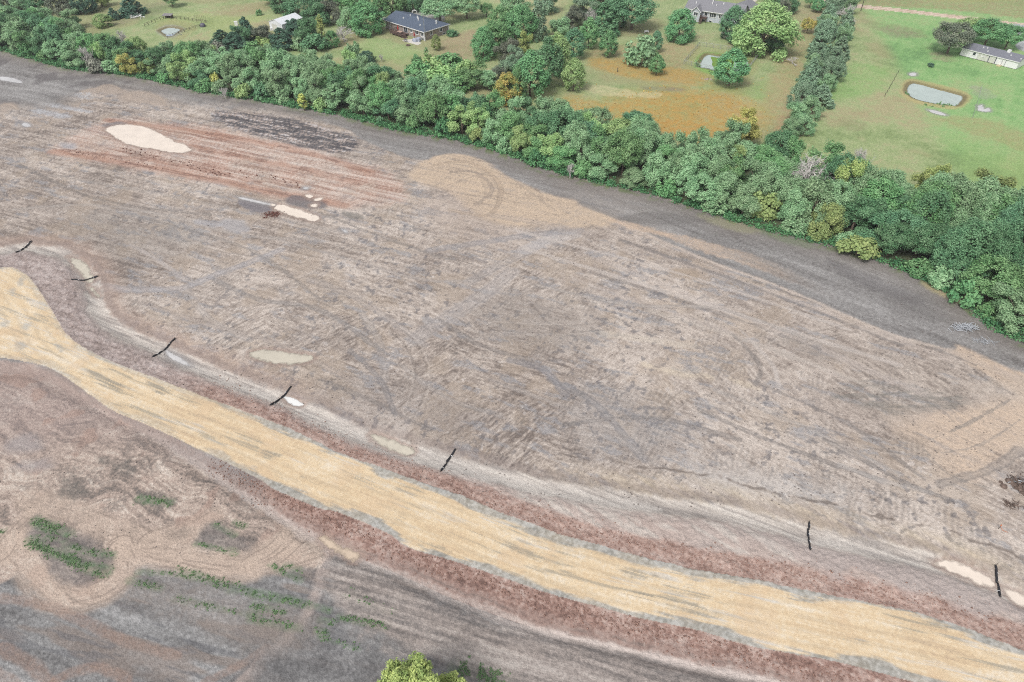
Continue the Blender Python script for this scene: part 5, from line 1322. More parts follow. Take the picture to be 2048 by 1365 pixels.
ROOTS = plain('muddy_roots', A3(122,106,98), 0.95, 0.35, 3, 0.1)
TAN = plain('tan_fabric', A3(206,176,160), 0.8, 0.1, 4, 0.15)

def house_frame(name, pl, pr, label, cat='house'):
    """Empty at the near right ground corner; local x runs along the front to the right, y runs away"""
    Cc, Aa = G(*pl), G(*pr); e = Aa-Cc; L_ = float(np.linalg.norm(e))
    t = empty(name, (Aa[0], Aa[1], 0.0), math.atan2(e[1], e[0]))
    tag(t, label, cat)
    return t, L_

def gable_prism(m, x0, x1, y0, y1, z, rise, ov=0.45, th=0.14, along='x'):
    """pitched roof slab (two slopes with thickness) over a rectangle, ridge along x or y"""
    if along == 'x':
        ym = (y0+y1)/2; k = rise/(ym-y0); a, b = x0-ov, x1+ov
        prof = [(y0-ov, z-k*ov), (ym, z+rise), (y1+ov, z-k*ov)]
        top = [(p, q+th) for p, q in prof]
        P3 = lambda x, pq: (x, pq[0], pq[1])
        lo, hi = a, b
    else:
        xm = (x0+x1)/2; k = rise/(xm-x0); a, b = y0-ov, y1+ov
        prof = [(x0-ov, z-k*ov), (xm, z+rise), (x1+ov, z-k*ov)]
        top = [(p, q+th) for p, q in prof]
        P3 = lambda y, pq: (pq[0], y, pq[1])
        lo, hi = a, b
    for i in (0, 1):
        m.quad(P3(lo, top[i]), P3(hi, top[i]), P3(hi, top[i+1]), P3(lo, top[i+1]))
        m.quad(P3(lo, prof[i]), P3(lo, prof[i+1]), P3(hi, prof[i+1]), P3(hi, prof[i]))
    for s_ in (lo, hi):
        for i in (0, 1): m.quad(P3(s_, prof[i]), P3(s_, prof[i+1]), P3(s_, top[i+1]), P3(s_, top[i]))
    for i in (0, 2): m.quad(P3(lo, prof[i]), P3(hi, prof[i]), P3(hi, top[i]), P3(lo, top[i]))
    return m

def window(parent, x, z, w, h, face='front', y=0.0, panes=2, name='window'):
    """white frame standing 6 cm proud with dark panes; face front (-y) or end (+x)"""
    f = MB(); g = MB(); t_ = 0.2
    def bx(m, a0, a1, z0, z1, d0, d1):
        if face == 'front': m.box(a0, a1, y-d1, y-d0, z0, z1)
        else: m.box(y+d0, y+d1, a0, a1, z0, z1)
    bx(f, x-w/2-t_, x+w/2+t_, z+h/2, z+h/2+t_, 0.003, 0.08); bx(f, x-w/2-t_, x+w/2+t_, z-h/2-t_, z-h/2, 0.003, 0.1)
    bx(f, x-w/2-t_, x-w/2, z-h/2, z+h/2, 0.003, 0.08); bx(f, x+w/2, x+w/2+t_, z-h/2, z+h/2, 0.003, 0.08)
    for i in range(1, panes): bx(f, x-w/2+w*i/panes-0.05, x-w/2+w*i/panes+0.05, z-h/2, z+h/2, 0.003, 0.07)
    bx(g, x-w/2, x+w/2, z-h/2, z+h/2, 0.003, 0.03)
    o = f.build(name, TRIM, parent); g.build('pane', GLASS, o)
    return o

# --- ranch house with blue-grey roof, deck and patio
h1, L1 = house_frame('ranch_house', (772.5,57.5), (849.8,81.8), 'long taupe ranch house with dark blue-grey roof and brown deck')
D1h, Z1 = 11.6, 2.95
MB().box(-L1, 0, 0, D1h, -0.6, Z1).build('wall', SIDING_TAUPE, h1)
m = MB(); ov = .55; zr = Z1+2.0; b0 = Z1-0.05; tk = .16
FL, FR, BR, BL = (-L1-ov,-ov), (ov,-ov), (ov,D1h+ov), (-L1-ov,D1h+ov); R1, R2 = (-L1-ov, D1h/2), (-D1h/2+0.4, D1h/2)
def p3(p, z): return (p[0], p[1], z)
m.quad(p3(FL,b0+tk), p3(FR,b0+tk), p3(R2,zr), p3(R1,zr)); m.quad(p3(FR,b0+tk), p3(BR,b0+tk), p3(R2,zr)); m.quad(p3(BR,b0+tk), p3(BL,b0+tk), p3(R1,zr), p3(R2,zr))
m.quad(p3(FL,b0), p3(BL,b0), p3(BR,b0), p3(FR,b0))
m.quad(p3(FL,b0), p3(FL,b0+tk), p3(R1,zr), p3(BL,b0+tk), p3(BL,b0))
rf = m.build('roof', ROOF_BLUE, h1)
g = MB(); g.box(-L1-ov, ov+.1, -ov-.12, -ov-.002, b0-.04, b0+tk+.02); g.box(ov+.002, ov+.12, -ov, D1h+ov, b0-.04, b0+tk+.02); g.box(-L1-ov-.1, -L1-ov-.003, -ov, D1h+ov, b0-.04, b0+tk-0.02)
g.build('gutter', TRIM, rf)
vt = MB()
for x, y in ((-14,3),(-12.6,5.2),(-9,5.4),(-8.2,4.9),(-7.4,4.3),(-4,2.0),(-1.6,7.5)): vt.box(x-.18, x+.18, y-.18, y+.18, Z1+0.3, Z1+0.55+2.0*min(y, D1h-y)/(D1h/2))
vt.build('vent', TRIM, rf)
for x, y in ((-L1,0),(0,0),(0,D1h)): MB().box(x-.16, x+.16, y-.16, y+.16, -.6, Z1-.06).build('corner_board', TRIM, h1)
for x in (-L1*.86, -L1*.90): MB().box(x-.1, x+.1, -.25, -.05, -.3, Z1-.06).build('porch_post', TRIM, h1)
MB().box(-0.02, 0.14, 0.2, D1h-.2, -0.6, -0.02).build('foundation', CONC, h1)
for f_, w_, h_ in ((.67,.9,.9),(.81,1.5,1.1),(.94,1.3,1.2)): window(h1, -L1*(1-f_), 1.95, w_, h_)
window(h1, -L1*(1-.945), 0.35, 1.1, .9)
window(h1, -L1*.47, 1.75, 1.9, 1.9, panes=2, name='sliding_door')
window(h1, 3.2, 1.9, .8, 1.2, 'end', 0.0, 1); window(h1, 8.0, 1.9, 1.0, 1.0, 'end', 0.0, 1); window(h1, 9.4, 0.35, 1.2, .5, 'end', 0.0, 1)
dk = MB(); dx0, dx1, dy = -L1*.70, -L1*.40, -3.6
dk.box(dx0, dx1, dy, -0.02, 0.62, 0.78)
for x in np.linspace(dx0+.1, dx1-.1, 5):
    for y in (dy+.1, dy/2): dk.box(x-.08, x+.08, y-.08, y+.08, -.5, .62)
deck = dk.build('deck', DECKW, h1)
rl = MB()
for x in np.arange(dx0, dx1+.01, .85): rl.box(x-.05, x+.05, dy, dy+.1, .78, 1.75)
for y in np.arange(dy, -0.1, .85): rl.box(dx0-.05, dx0+.05, y, y+.1, .78, 1.75)
for z in (1.0, 1.25, 1.5, 1.7): rl.box(dx0, dx1, dy+.02, dy+.08, z, z+.08); rl.box(dx0-.03, dx0+.03, dy, -.1, z, z+.08)
rl.build('railing', DECKW, deck)
st_ = MB()
for i in range(5): st_.box(dx1+.02+i*.34, dx1+.36+i*.34, dy+.3, dy+1.9, .45-i*.2, .60-i*.16)
st_.tube([(dx1,dy+.25,1.6),(dx1+1.9,dy+.25,.7)], .05, 4); st_.tube([(dx1,dy+1.95,1.6),(dx1+1.9,dy+1.95,.7)], .05, 4)
for k in range(4): st_.box(dx1+.1+k*.55, dx1+.18+k*.55, dy+.21, dy+.29, -.2, 1.5-k*.26)
st_.build('stair', DECKW, deck)

def local(h, x, y):
    c, s = math.cos(h.rotation_euler[2]), math.sin(h.rotation_euler[2])
    return np.array([h.location[0]+c*x-s*y, h.location[1]+s*x+c*y])

pt = MB(); P0 = [G(804,82), G(836,91), G(843,87), G(826,78.5)]
pt.quad(*[(p[0], p[1], .06) for p in P0])
for i in range(4):
    a, b = P0[i], P0[(i+1) % 4]; pt.quad((a[0],a[1],-.1), (b[0],b[1],-.1), (b[0],b[1],.06), (a[0],a[1],.06))
tag(pt.build('patio', CONC), kind='structure')

def parasol(px, z0, hgt, label):
    X, Y = px; t = empty('parasol', (X, Y, z0)); tag(t, label, 'parasol')
    MB().tube([(0,0,0),(0,0,hgt)], .035, 6).build('pole', DKMETAL, t)
    MB().tube([(0,0,hgt*.38),(0,0,hgt*.5),(0,0,hgt*.75),(0,0,hgt*.98),(0,0,hgt*1.02)], [.1,.3,.24,.1,.02], 9).build('canopy', RED, t)
    MB().box(-.3,.3,-.3,.3,0,.1).build('base', DKMETAL, t)
parasol(local(h1, -L1*.56, -2.0), .78, 2.5, 'closed red parasol on the brown deck')
parasol(local(h1, -3.9, -1.3), .06, 2.4, 'closed red parasol on the white patio slab')
def table(p, z0, w, d, h, top, label, rz=0.0):
    t = empty('table', (p[0], p[1], z0), rz); tag(t, label, 'table')
    MB().box(-w/2,w/2,-d/2,d/2,h-.06,h).build('tabletop', top, t)
    for sx in (-1,1):
        for sy in (-1,1): MB().tube([(sx*(w/2-.1),sy*(d/2-.1),0),(sx*(w/2-.1),sy*(d/2-.1),h-.06)], .035, 5).build('leg', DKMETAL, t)
rz1 = h1.rotation_euler[2]
table(local(h1, -L1*.50, -2.4), .78, 1.9, 1.2, .78, TAN, 'tan-topped patio table on the brown deck', rz1)
table(G(811,84), .0, 1.1, 1.1, .7, DKMETAL, 'small dark table at the left end of the patio slab', .4)
def covered(p, w, d, h, label, rz):
    t = empty('covered_furniture', (p[0], p[1], .06), rz); tag(t, label, 'garden furniture', 'covered furniture on the patio')
    m = MB(); n = 10; prof = [(1.0,0.0),(.98,.4),(.93,.72),(.8,.92),(.5,1.0),(.12,1.03)]
    rsx = np.random.default_rng(int(w*100))
    base = 0
    for q, (r, z) in enumerate(prof):
        for k in range(16):
            a = 2*math.pi*k/16; ca, sa = math.cos(a), math.sin(a); sq = 1/max(abs(ca), abs(sa))**.75
            rr = r*sq*(1+.05*rsx.normal()); m.v.append((w/2*rr*ca, d/2*rr*sa, h*z*(1+.06*rsx.normal()) if z > 0 else 0))
    for q in range(len(prof)-1):
        for k in range(16): m.f.append((q*16+k, q*16+(k+1) % 16, (q+1)*16+(k+1) % 16, (q+1)*16+k))
    m.f.append(tuple((len(prof)-1)*16+k for k in range(16)))
    m.build('cover', COVER, t, True)
    MB().box(-w/2*.9, w/2*.9, -d/2*.9, d/2*.9, -.02, .05).build('base', DKMETAL, t)
covered(G(830.5,83.5), 1.9, 1.5, 1.0, 'grey-blue tarp-covered garden furniture in the middle of the patio', rz1)
covered(G(837.5,83.0), 1.6, 1.3, 1.25, 'taller grey-blue covered grill beside the house wall on the patio', rz1)
X, Y = G(816.4, 92.0); t = empty('fire_pit', (X, Y, 0)); tag(t, 'round brown fire pit on the grass below the patio', 'fire pit')
m = MB(); n = 14
for r_, z_ in ((.75,-.05),(.75,.35),(.52,.35),(.5,.12)):
    for k in range(n): m.v.append((r_*math.cos(2*math.pi*k/n), r_*math.sin(2*math.pi*k/n), z_))
for q in range(3):
    for k in range(n): m.f.append((q*n+k, q*n+(k+1) % n, (q+1)*n+(k+1) % n, (q+1)*n+k))
m.build('ring', ROOTS, t); MB().tube([(0,0,.05),(0,0,.14)], .49, 12).build('ash', DKMETAL, t)

X, Y = G(765, 44.5); t = empty('propane_tank', (X, Y, 0), .9); tag(t, 'white propane tank at the left corner of the dark-roofed house', 'tank')
MB().tube([(-1.5,0,.95),(-1.42,0,.95),(-1.2,0,.95),(1.2,0,.95),(1.42,0,.95),(1.5,0,.95)], [.1,.36,.5,.5,.36,.1], 12).build('vessel', TRIM, t, True)
for sx in (-.8,.8): MB().box(sx-.08,sx+.08,-.35,.35,0,.5).build('foot', CONC, t)
X, Y = local(h1, .7, -.5); t = empty('antenna_mast', (X, Y, -.1)); tag(t, 'thin pale lattice antenna mast at the corner of the dark-roofed house', 'mast')
m = MB(); HM = 9.0
lg = [(0.16*math.cos(a), 0.16*math.sin(a)) for a in (0, 2.094, 4.189)]
for x, y in lg: m.tube([(x,y,0),(x*.6,y*.6,HM)], .03, 4)
for i in range(18):
    z = i*HM/18
    for k in range(3): m.tube([(lg[k][0],lg[k][1],z),(lg[(k+1) % 3][0],lg[(k+1) % 3][1],z+HM/18)], .014, 3, False)
m.build('lattice', GALV, t)
m = MB(); m.tube([(-1.1,0,HM+.3),(1.1,0,HM+.3)], .025, 4)
for k in range(7): m.tube([(-1+.33*k,-.5+.04*k,HM+.3),(-1+.33*k,.5-.04*k,HM+.3)], .015, 3)
m.tube([(0,0,HM-.1),(0,0,HM+.3)], .03, 4); m.build('aerial', GALV, t)
X, Y = G(830, 36); t = empty('arbor', (X, Y, 0), .2); tag(t, 'white arched garden arbor behind the dark-roofed house', 'arbor')
for sy in (-.5, .5):
    pts = [(-.9,sy,0),(-.9,sy,1.9)]+[(-.9*math.cos(a),sy,1.9+.8*math.sin(a)) for a in np.linspace(.3,2.84,7)]+[(.9,sy,1.9),(.9,sy,0)]
    MB().tube(pts, .09, 5).build('arch', TRIM, t)
m = MB()
for a in np.linspace(.1,3.04,8): m.tube([(-.9*math.cos(a),-.5,1.9+.8*math.sin(a)),(-.9*math.cos(a),.5,1.9+.8*math.sin(a))], .04, 4)
m.build('lattice', TRIM, t)

# --- grey two-storey house at the top
h2, L2 = house_frame('two_storey_house', (1369,37), (1478,53.5), 'pale grey two-storey house with grey roof and gabled bay')
D2h, Z2 = 9.5, 3.9
MB().box(-L2, 0, 0, D2h, -.6, Z2).build('wall', SIDING_PALE, h2)
m = MB(); gable_prism(m, -L2, 0, 0, D2h, Z2, 2.3, .5, .18, 'x'); rf2 = m.build('roof', ROOF_GREY, h2)
for sx in (-L2, 0):
    m = MB(); m.quad((sx,0,Z2), (sx,D2h,Z2), (sx,D2h/2,Z2+2.3)); m.build('gable_wall', SIDING_PALE, h2)
m = MB(); m.box(-L2-.5, .5, -.68, -.52, Z2-.42, Z2-.18); m.build('gutter', TRIM, rf2)
v_ = MB()
for x, y, hh in ((-L2*.93,4.2,.8),(-L2*.86,2.4,.5),(-L2*.58,4.0,1.0),(-L2*.575,3.0,.6),(-L2*.49,2.6,.4),(-L2*.38,3.6,.5)): v_.box(x-.16, x+.16, y-.16, y+.16, Z2+y*.3, Z2+2.3*y/(D2h/2)+.18+hh)
v_.build('vent_pipe', TRIM, rf2)
bx0, bx1 = -L2*.855, -L2*.70
MB().box(bx0, bx1, -2.2, -.003, -.6, Z2-.2).build('bay', SIDING_PALE, h2)
m = MB(); gable_prism(m, bx0, bx1, -2.2, 4.2, Z2-.2, 1.5, .4, .15, 'y'); br = m.build('bay_roof', ROOF_GREY, h2)
m = MB(); m.quad((bx0,-2.2,Z2-.2), (bx1,-2.2,Z2-.2), ((bx0+bx1)/2,-2.2,Z2+1.3)); m.build('bay_gable', SIDING_PALE, h2)
m = MB(); xm = (bx0+bx1)/2; k_ = 1.5/(xm-bx0)
for s_ in (-1, 1): m.tube([(xm+s_*(xm-bx0+.4), -2.64, Z2-.2-k_*.4+.06), (xm, -2.64, Z2+1.3+.06)], .11, 4)
m.build('bargeboard', TRIM, br)
window(h2, xm, 2.7, 1.5, 1.1, 'front', -2.2); window(h2, xm-.1, 0.2, 1.5, .7, 'front', -2.2)
window(h2, -L2*.93, 2.8, 1.4, 1.1); window(h2, -L2*.62, 2.6, 1.1, 1.1, panes=1); window(h2, -L2*.64, .3, 1.4, .8)
window(h2, -L2*.52, 2.5, 1.3, 1.3); window(h2, -L2*.46, 2.5, .8, 1.3, panes=1); window(h2, -L2*.52, .2, 1.0, .7, panes=1); window(h2, -L2*.36, 2.4, 1.0, 1.2); window(h2, -L2*.2, 2.4, 1.4, 1.2)
m = MB(); x0 = bx1+.05; m.box(x0, x0+2.4, -2.0, -.003, 1.4, 1.55)
for x in (x0+.1, x0+2.3): m.box(x-.08, x+.08, -1.95, -1.8, -.5, 2.5)
for z in (1.9, 2.2, 2.45): m.box(x0, x0+2.4, -1.98, -1.9, z, z+.07)
dk2 = m.build('balcony', DECKW, h2)
m = MB()
for i in range(7): m.box(x0+.2, x0+1.2, -2.3-i*.28, -2.02-i*.28, 1.25-i*.22, 1.38-i*.22)
m.tube([(x0+.15,-2.0,2.3),(x0+.15,-4.0,.8)], .06, 4); m.tube([(x0+1.25,-2.0,2.3),(x0+1.25,-4.0,.8)], .06, 4); m.build('stair', DECKW, dk2)
MB().box(-5.5, 2.5, D2h+.003, D2h+7, -.6, Z2-.5).build('garage_wing', SIDING_PALE, h2)
m = MB(); gable_prism(m, -5.5, 2.5, D2h-1.5, D2h+7, Z2-.5, 2.0, .5, .18, 'y'); m.build('wing_roof', ROOF_GREY, h2)

# --- white mobile home
h3, L3 = house_frame('mobile_home', (1918.8,111), (2031.2,139.9), 'long white mobile home with dark grey roof at the right edge')
D3h, Z3 = 7.6, 2.35
MB().box(-L3, 0, 0, D3h, .12, Z3).build('wall', SIDING_WHITE, h3)
MB().box(-L3+.1, -.1, .1, D3h-.1, -.5, .118).build('skirting', DARKW, h3)
m = MB(); gable_prism(m, -L3, 0, 0, D3h, Z3, 1.15, .18, .12, 'x'); rf3 = m.build('roof', ROOF_DARK, h3)
for sx in (-L3, 0):
    m = MB(); m.quad((sx,0,Z3), (sx,D3h,Z3), (sx,D3h/2,Z3+1.15)); m.build('gable_wall', SIDING_WHITE, h3)
m = MB(); m.box(-L3-.18, .18, -.28, -.19, Z3-.12, Z3+.08); m.build('fascia', TRIM, rf3)
v_ = MB()
for fx, y in ((.30,2.6),(.37,2.7),(.42,1.2),(.80,2.0),(.985,1.4)): v_.box(-L3*(1-fx)-.16, -L3*(1-fx)+.16, y-.13, y+.13, Z3+.1, Z3+.12+1.15*y/(D3h/2)+.28)
v_.build('vent', TRIM, rf3)
m = MB(); cx = -L3*(1-.72); m.box(cx-.5, cx+.5, D3h/2-.7, D3h/2+.3, Z3+.7, Z3+1.85); m.build('roof_unit', TRIM, rf3)
window(h3, -L3*.76, 1.55, .8, .9, panes=1); window(h3, -L3*.60, 1.75, 1.0, .7)
for f_, w_ in ((.31,.12),(.505,.12),(.625,.12)): MB().box(-L3*(1-f_)-w_, -L3*(1-f_)+w_, -.06, -.003, .15, Z3-.05).build('downpipe', SIDING_STAIN if f_ < .4 else DKMETAL, h3)
MB().box(-L3*.485, -L3*.385, -.05, -.003, .15, Z3-.1).build('door', SIDING_STAIN, h3)
MB().box(-L3*.68, -L3*.505, -.035, -.003, .15, Z3-.25).build('panel', SIDING_STAIN, h3)
fr = MB(); x0 = -L3*.235; fr.box(x0-.55, x0-.45, -.06, -.003, .15, 2.2); fr.box(x0+.45, x0+.55, -.06, -.003, .15, 2.2); fr.box(x0-.45, x0+.45, -.06, -.003, 2.1, 2.2); dfr = fr.build('door_frame', DKMETAL, h3)
MB().box(x0-.45, x0+.45, -.045, -.003, .15, 2.1).build('door', TRIM, h3)
MB().box(x0-1.4, x0-.1, -1.3, -.003, -.1, .25).build('step', plain('yellow_timber', A3(214,200,160), .8), h3)

# --- white metal shed among the cedars
h4, L4 = house_frame('shed', (541,60), (567,66.5), 'white metal gabled shed half hidden by dark cedars', 'shed')
DL = float(np.linalg.norm(G(577,46)-G(541,60)))*1.02
MB().box(-L4, 0, 0, DL, -.3, 2.9).build('wall', METAL_W, h4)
m = MB(); gable_prism(m, -L4, 0, 0, DL, 2.9, 1.15, .2, .1, 'y'); m.build('roof', METAL_W, h4)
for sy in (0, DL):
    m = MB(); m.quad((-L4,sy,2.9), (0,sy,2.9), (-L4/2,sy,4.05)); m.build('gable_wall', METAL_W, h4)
MB().box(-L4*.8, -L4*.42, -.05, -.003, -.2, 2.4).build('door', SIDING_STAIN, h4)
MB().box(-L4-.06, -L4-.003, DL*.2, DL*.35, 0, 2.1).build('door', SIDING_STAIN, h4)

# --- fences
def fence(name, px, label, mat, h=1.3, step=2.6, rails=(1.25,), wires=(.3,.6,.9), pr=.05, closed=False):
    pts = [G(*p) for p in px]+([G(*px[0])] if closed else [])
    t = empty(name, (pts[0][0], pts[0][1], 0)); tag(t, label, 'fence'); o = pts[0]
    R_ = MB(); Wm = MB()
    for a, b in zip(pts[:-1], pts[1:]):
        d = b-a; L_ = np.linalg.norm(d); n = max(1, int(round(L_/step)))
        for i in range(n+1 if (b is pts[-1] and not closed) else n):
            q = a+d*i/n-o; MB().tube([(q[0],q[1],-.2),(q[0],q[1],h)], pr, 6).build('post', mat, t)
        for z in rails: R_.tube([(a[0]-o[0],a[1]-o[1],z),(b[0]-o[0],b[1]-o[1],z)], pr*.7, 4)
        for z in wires: Wm.tube([(a[0]-o[0],a[1]-o[1],z),(b[0]-o[0],b[1]-o[1],z)], .012, 3, False)
        for i in range(int(L_/.45)):
            q = a+d*(i+.5)/int(L_/.45)-o
            if len(wires) > 2: Wm.tube([(q[0],q[1],.1),(q[0],q[1],h-.05)], .009, 3, False)
    if rails: R_.build('rail', mat, t)
    Wm.build('wire_mesh', mat, t)
fence('pond_fence', [(1398,92.5),(1367,129),(1428,143),(1487,153),(1517,112),(1455,101)], 'galvanised wire fence around the green-edged pond in the meadow', GALV, 1.4, 2.8, (1.38,), (.3,.6,.9,1.1), .06, True)
fence('pen_fence', [(345,37.5),(370,40.5),(394,44.5),(412,46.5)], 'dark wooden fence along the back of the left pond pen', DARKW, 1.1, 2.2, (1.05,.6), (), .07)
fence('pen_fence', [(290,53.5),(311,44.5),(331,37)], 'dark wooden fence at the left side of the left pond pen', DARKW, 1.1, 2.2, (1.05,.6), (), .07)
fence('pen_fence', [(400,54.5),(391,57),(369,64),(335,77)], 'brown wooden fence in front of the left pond pen', DARKW, .9, 2.4, (.85,.5), (), .07)
fence('wire_fence', [(1796,146),(1783,170),(1769,194)], 'short line of fence posts left of the right-hand pond', DARKW, 1.2, 4, (), (1.1,.7), .06)
fence('wire_fence', [(1961.6,178),(1955,203),(1944,238)], 'short line of fence posts right of the right-hand pond', GALV, 1.2, 4, (), (1.1,.7), .05)
fence('pen_fence', [(391,40.5),(402,42),(413,44)], 'row of tall thin stakes at the right corner of the left pond pen', DARKW, 1.9, 1.0, (), (1.0,), .04)
X, Y = G(337, 36.5); t = empty('animal_shelter', (X, Y, 0), -.1); tag(t, 'low grey flat-roofed animal shelter at the back of the left pond pen', 'shelter')
for x in (-1.5, 1.5):
    for y in (-.8, .8): MB().box(x-.08, x+.08, y-.08, y+.08, -.1, 1.1).build('post', DARKW, t)
m = MB(); m.quad((-1.8,-1.1,1.15),(1.8,-1.1,1.15),(1.8,1.1,1.4),(-1.8,1.1,1.4)); m.quad((-1.8,-1.1,1.07),(-1.8,1.1,1.32),(1.8,1.1,1.32),(1.8,-1.1,1.07)); m.quad((-1.8,-1.1,1.07),(1.8,-1.1,1.07),(1.8,-1.1,1.15),(-1.8,-1.1,1.15)); m.quad((1.8,-1.1,1.07),(1.8,1.1,1.32),(1.8,1.1,1.4),(1.8,-1.1,1.15)); m.quad((-1.8,1.1,1.4),(-1.8,1.1,1.32),(-1.8,-1.1,1.07),(-1.8,-1.1,1.15)); m.build('roof', plain('grey_sheet', A3(150,146,148), .7, .2, 3), t)
MB().box(-1.45, 1.45, .7, .78, 0, 1.2).build('wall', DARKW, t)
X, Y = G(406, 53.5); t = empty('stock_tank', (X, Y, 0)); tag(t, 'dark round domed tank at the right corner of the left pond pen', 'tank')
MB().dome((0,0,.5), 1.0, .75, 14, 4).build('dome', DKMETAL, t, True); MB().tube([(0,0,-.1),(0,0,.5)], 1.0, 14).build('shell', DKMETAL, t)
X, Y = G(348, 70.5); t = empty('dock', (X, Y, -.2), .25); tag(t, 'small dock with pale blue and dark decking in the left pond', 'dock')
MB().box(-2.6, -.1, -.7, .7, .12, .24).build('deck', plain('pale_blue_board', A3(206,220,240), .6, .08), t); MB().box(.0, 2.7, -.5, .7, .1, .22).build('deck', DKMETAL, t)
for x in (-2.4, 0, 2.5): MB().tube([(x,-.6,-.8),(x,-.6,.12)], .07, 5).build('post', DARKW, t)

# --- odds and ends in the gardens
def heap(name, px, n, L_, r, mat, label, cat, spread, hz, seed, part='stick', flat=.35, jag=.0):
    X, Y = G(*px); t = empty(name, (X, Y, grid_height(X, Y))); tag(t, label, cat)
    rs = np.random.default_rng(seed); m = MB()
    for i in range(n):
        c = np.array([rs.normal()*spread[0], rs.normal()*spread[1], abs(rs.normal())*hz+r]); d = rs.normal(size=3); d[2] *= flat; d /= np.linalg.norm(d)
        l = L_*rs.uniform(.4, 1.0); mid = c+rs.normal(size=3)*jag
        a, b = c-d*l/2, c+d*l/2; a[2] = max(a[2], r); b[2] = max(b[2], r)
        m.tube([a, mid, b], [r, r*.9, r*.5], 4)
    m.build(part, mat, t)
    return t
heap('pipe_pile', (271,35), 46, 2.6, .12, TRIM, 'sprawling pile of white frames beside the large dark cedar', 'frame pile', (1.7,1.1), .35, 41, 'frame')
heap('brush_pile', (1930,657), 150, 1.7, .05, STRAW, 'heap of pale dead branches on the stubble by the woodland', 'brush pile', (.85,.45), .28, 42, 'branch', .5, .08)
heap('brush_pile', (1968,684), 50, 1.4, .025, STRAW, 'thin scatter of grey twigs on the stubble right of the branch heap', 'brush pile', (.9,.5), .08, 43, 'branch', .2, .05)
t = heap('stump_pile', (2042,970), 60, 1.9, .06, ROOTS, 'dark tangle of muddy roots and stumps at the right photo edge', 'debris pile', (1.1,.7), .3, 44, 'root', .5, .2)
m = MB(); rs = np.random.default_rng(45)
for i in range(14):
    c = (rs.normal()*1.4, rs.normal()*.8, -.05); m.dome(c, rs.uniform(.25,.6), rs.uniform(.2,.5), 7, 3)
m.build('clod', ROOTS, t)
m = MB(); m.tube([(-1.9,.2,.25),(-.9,.35,.3),(-.1,.1,.3)], [.05,.07,.06], 5); m.tube([(-.5,.3,.55),(.2,-.1,.75)], [.09,.06], 5); m.build('bare_branch', STRAW, t)
heap('root_heap', (2024,1010), 40, 1.1, .05, ROOTS, 'small heap of dark roots below the stump pile', 'debris pile', (.6,.35), .12, 46, 'root', .4, .1)
X, Y = G(1996, 1059); t = empty('survey_stake', (X, Y, grid_height(X, Y))); tag(t, 'orange-topped survey stake in the mud near the right edge', 'stake')
MB().box(-.03,.03,-.03,.03,-.1,1.0).build('stake', WOOD, t); MB().box(-.06,.06,-.035,.035,.75,1.02).build('painted_top', ORANGE, t)
m = MB(); m.tube([(0,.04,.7),(.3,.1,.3),(.5,-.2,.05),(1.0,-.5,.04)], [.03,.03,.025,.02], 4); m.build('ribbon', ORANGE, t)
X, Y = G(1721.5, 22); t = empty('utility_pole', (X, Y, 0)); tag(t, 'wooden utility pole beside the dirt road at the top edge', 'pole')
MB().tube([(0,0,-.3),(0,0,10)], [.16,.11], 8).build('pole', DARKW, t); MB().box(-1.2,1.2,-.06,.06,9.2,9.35).build('crossarm', DARKW, t)
for x in (-1.05, 0, 1.05): MB().tube([(x,0,9.35 if x else 10.0),(x,0,9.55 if x else 10.2)], .05, 6).build('insulator', GALV, t)
X, Y = G(1293, 66.5); t = empty('garden_bench', (X, Y, 0), .3); tag(t, 'small white garden bench under the leafless shrub right of the spruce', 'bench')
MB().box(-.8,.8,-.25,.25,.42,.48).build('seat', TRIM, t); MB().box(-.8,.8,.2,.26,.52,.95).build('backrest', TRIM, t)
for x in (-.7, .7): MB().box(x-.05, x+.05, -.22, .25, 0, .42).build('leg', TRIM, t)
X, Y = G(1235, 144); t = empty('marker_post', (X, Y, 0)); tag(t, 'dark marker post in the orange meadow', 'post')
MB().tube([(0,0,-.2),(0,0,1.2)], .12, 7).build('post', DARKW, t); MB().dome((0,0,1.2), .14, .12, 7, 2).build('cap', DARKW, t)
X, Y = G(1415, 159); t = empty('stone_heap', (X, Y, 0)); tag(t, 'small pinkish stone heap below the fenced pond', 'stones')
m = MB(); rs = np.random.default_rng(47)
for i in range(9): m.dome((rs.normal()*.7, rs.normal()*.4, -.05), rs.uniform(.2,.45), rs.uniform(.2,.4), 7, 3)
m.build('stone', STONE, t)
def box_thing(name, px, sx, sy, sz, label, cat, mat=TRIM, lid=TRIM):
    X, Y = G(*px); t = empty(name, (X, Y, 0), .3); tag(t, label, cat)
    MB().box(-sx/2, sx/2, -sy/2, sy/2, 0, sz).build('body', mat, t); MB().box(-sx/2-.04, sx/2+.04, -sy/2-.04, sy/2+.04, sz+.003, sz+.08).build('lid', lid, t)
box_thing('storage_box', (421,99), 1.0, .8, .7, 'left of two small white boxes behind the hedgerow by the cedar clump', 'box')
box_thing('storage_box', (434,99), 1.3, .8, .8, 'right of two small white boxes behind the hedgerow by the cedar clump', 'box')
box_thing('storage_box', (473,51), 1.2, 1.0, 1.3, 'white box on the lawn behind the cedar clump', 'box')
box_thing('utility_cabinet', (544,61), 1.4, .7, .7, 'small white cabinet at the foot of the white shed gable', 'cabinet')

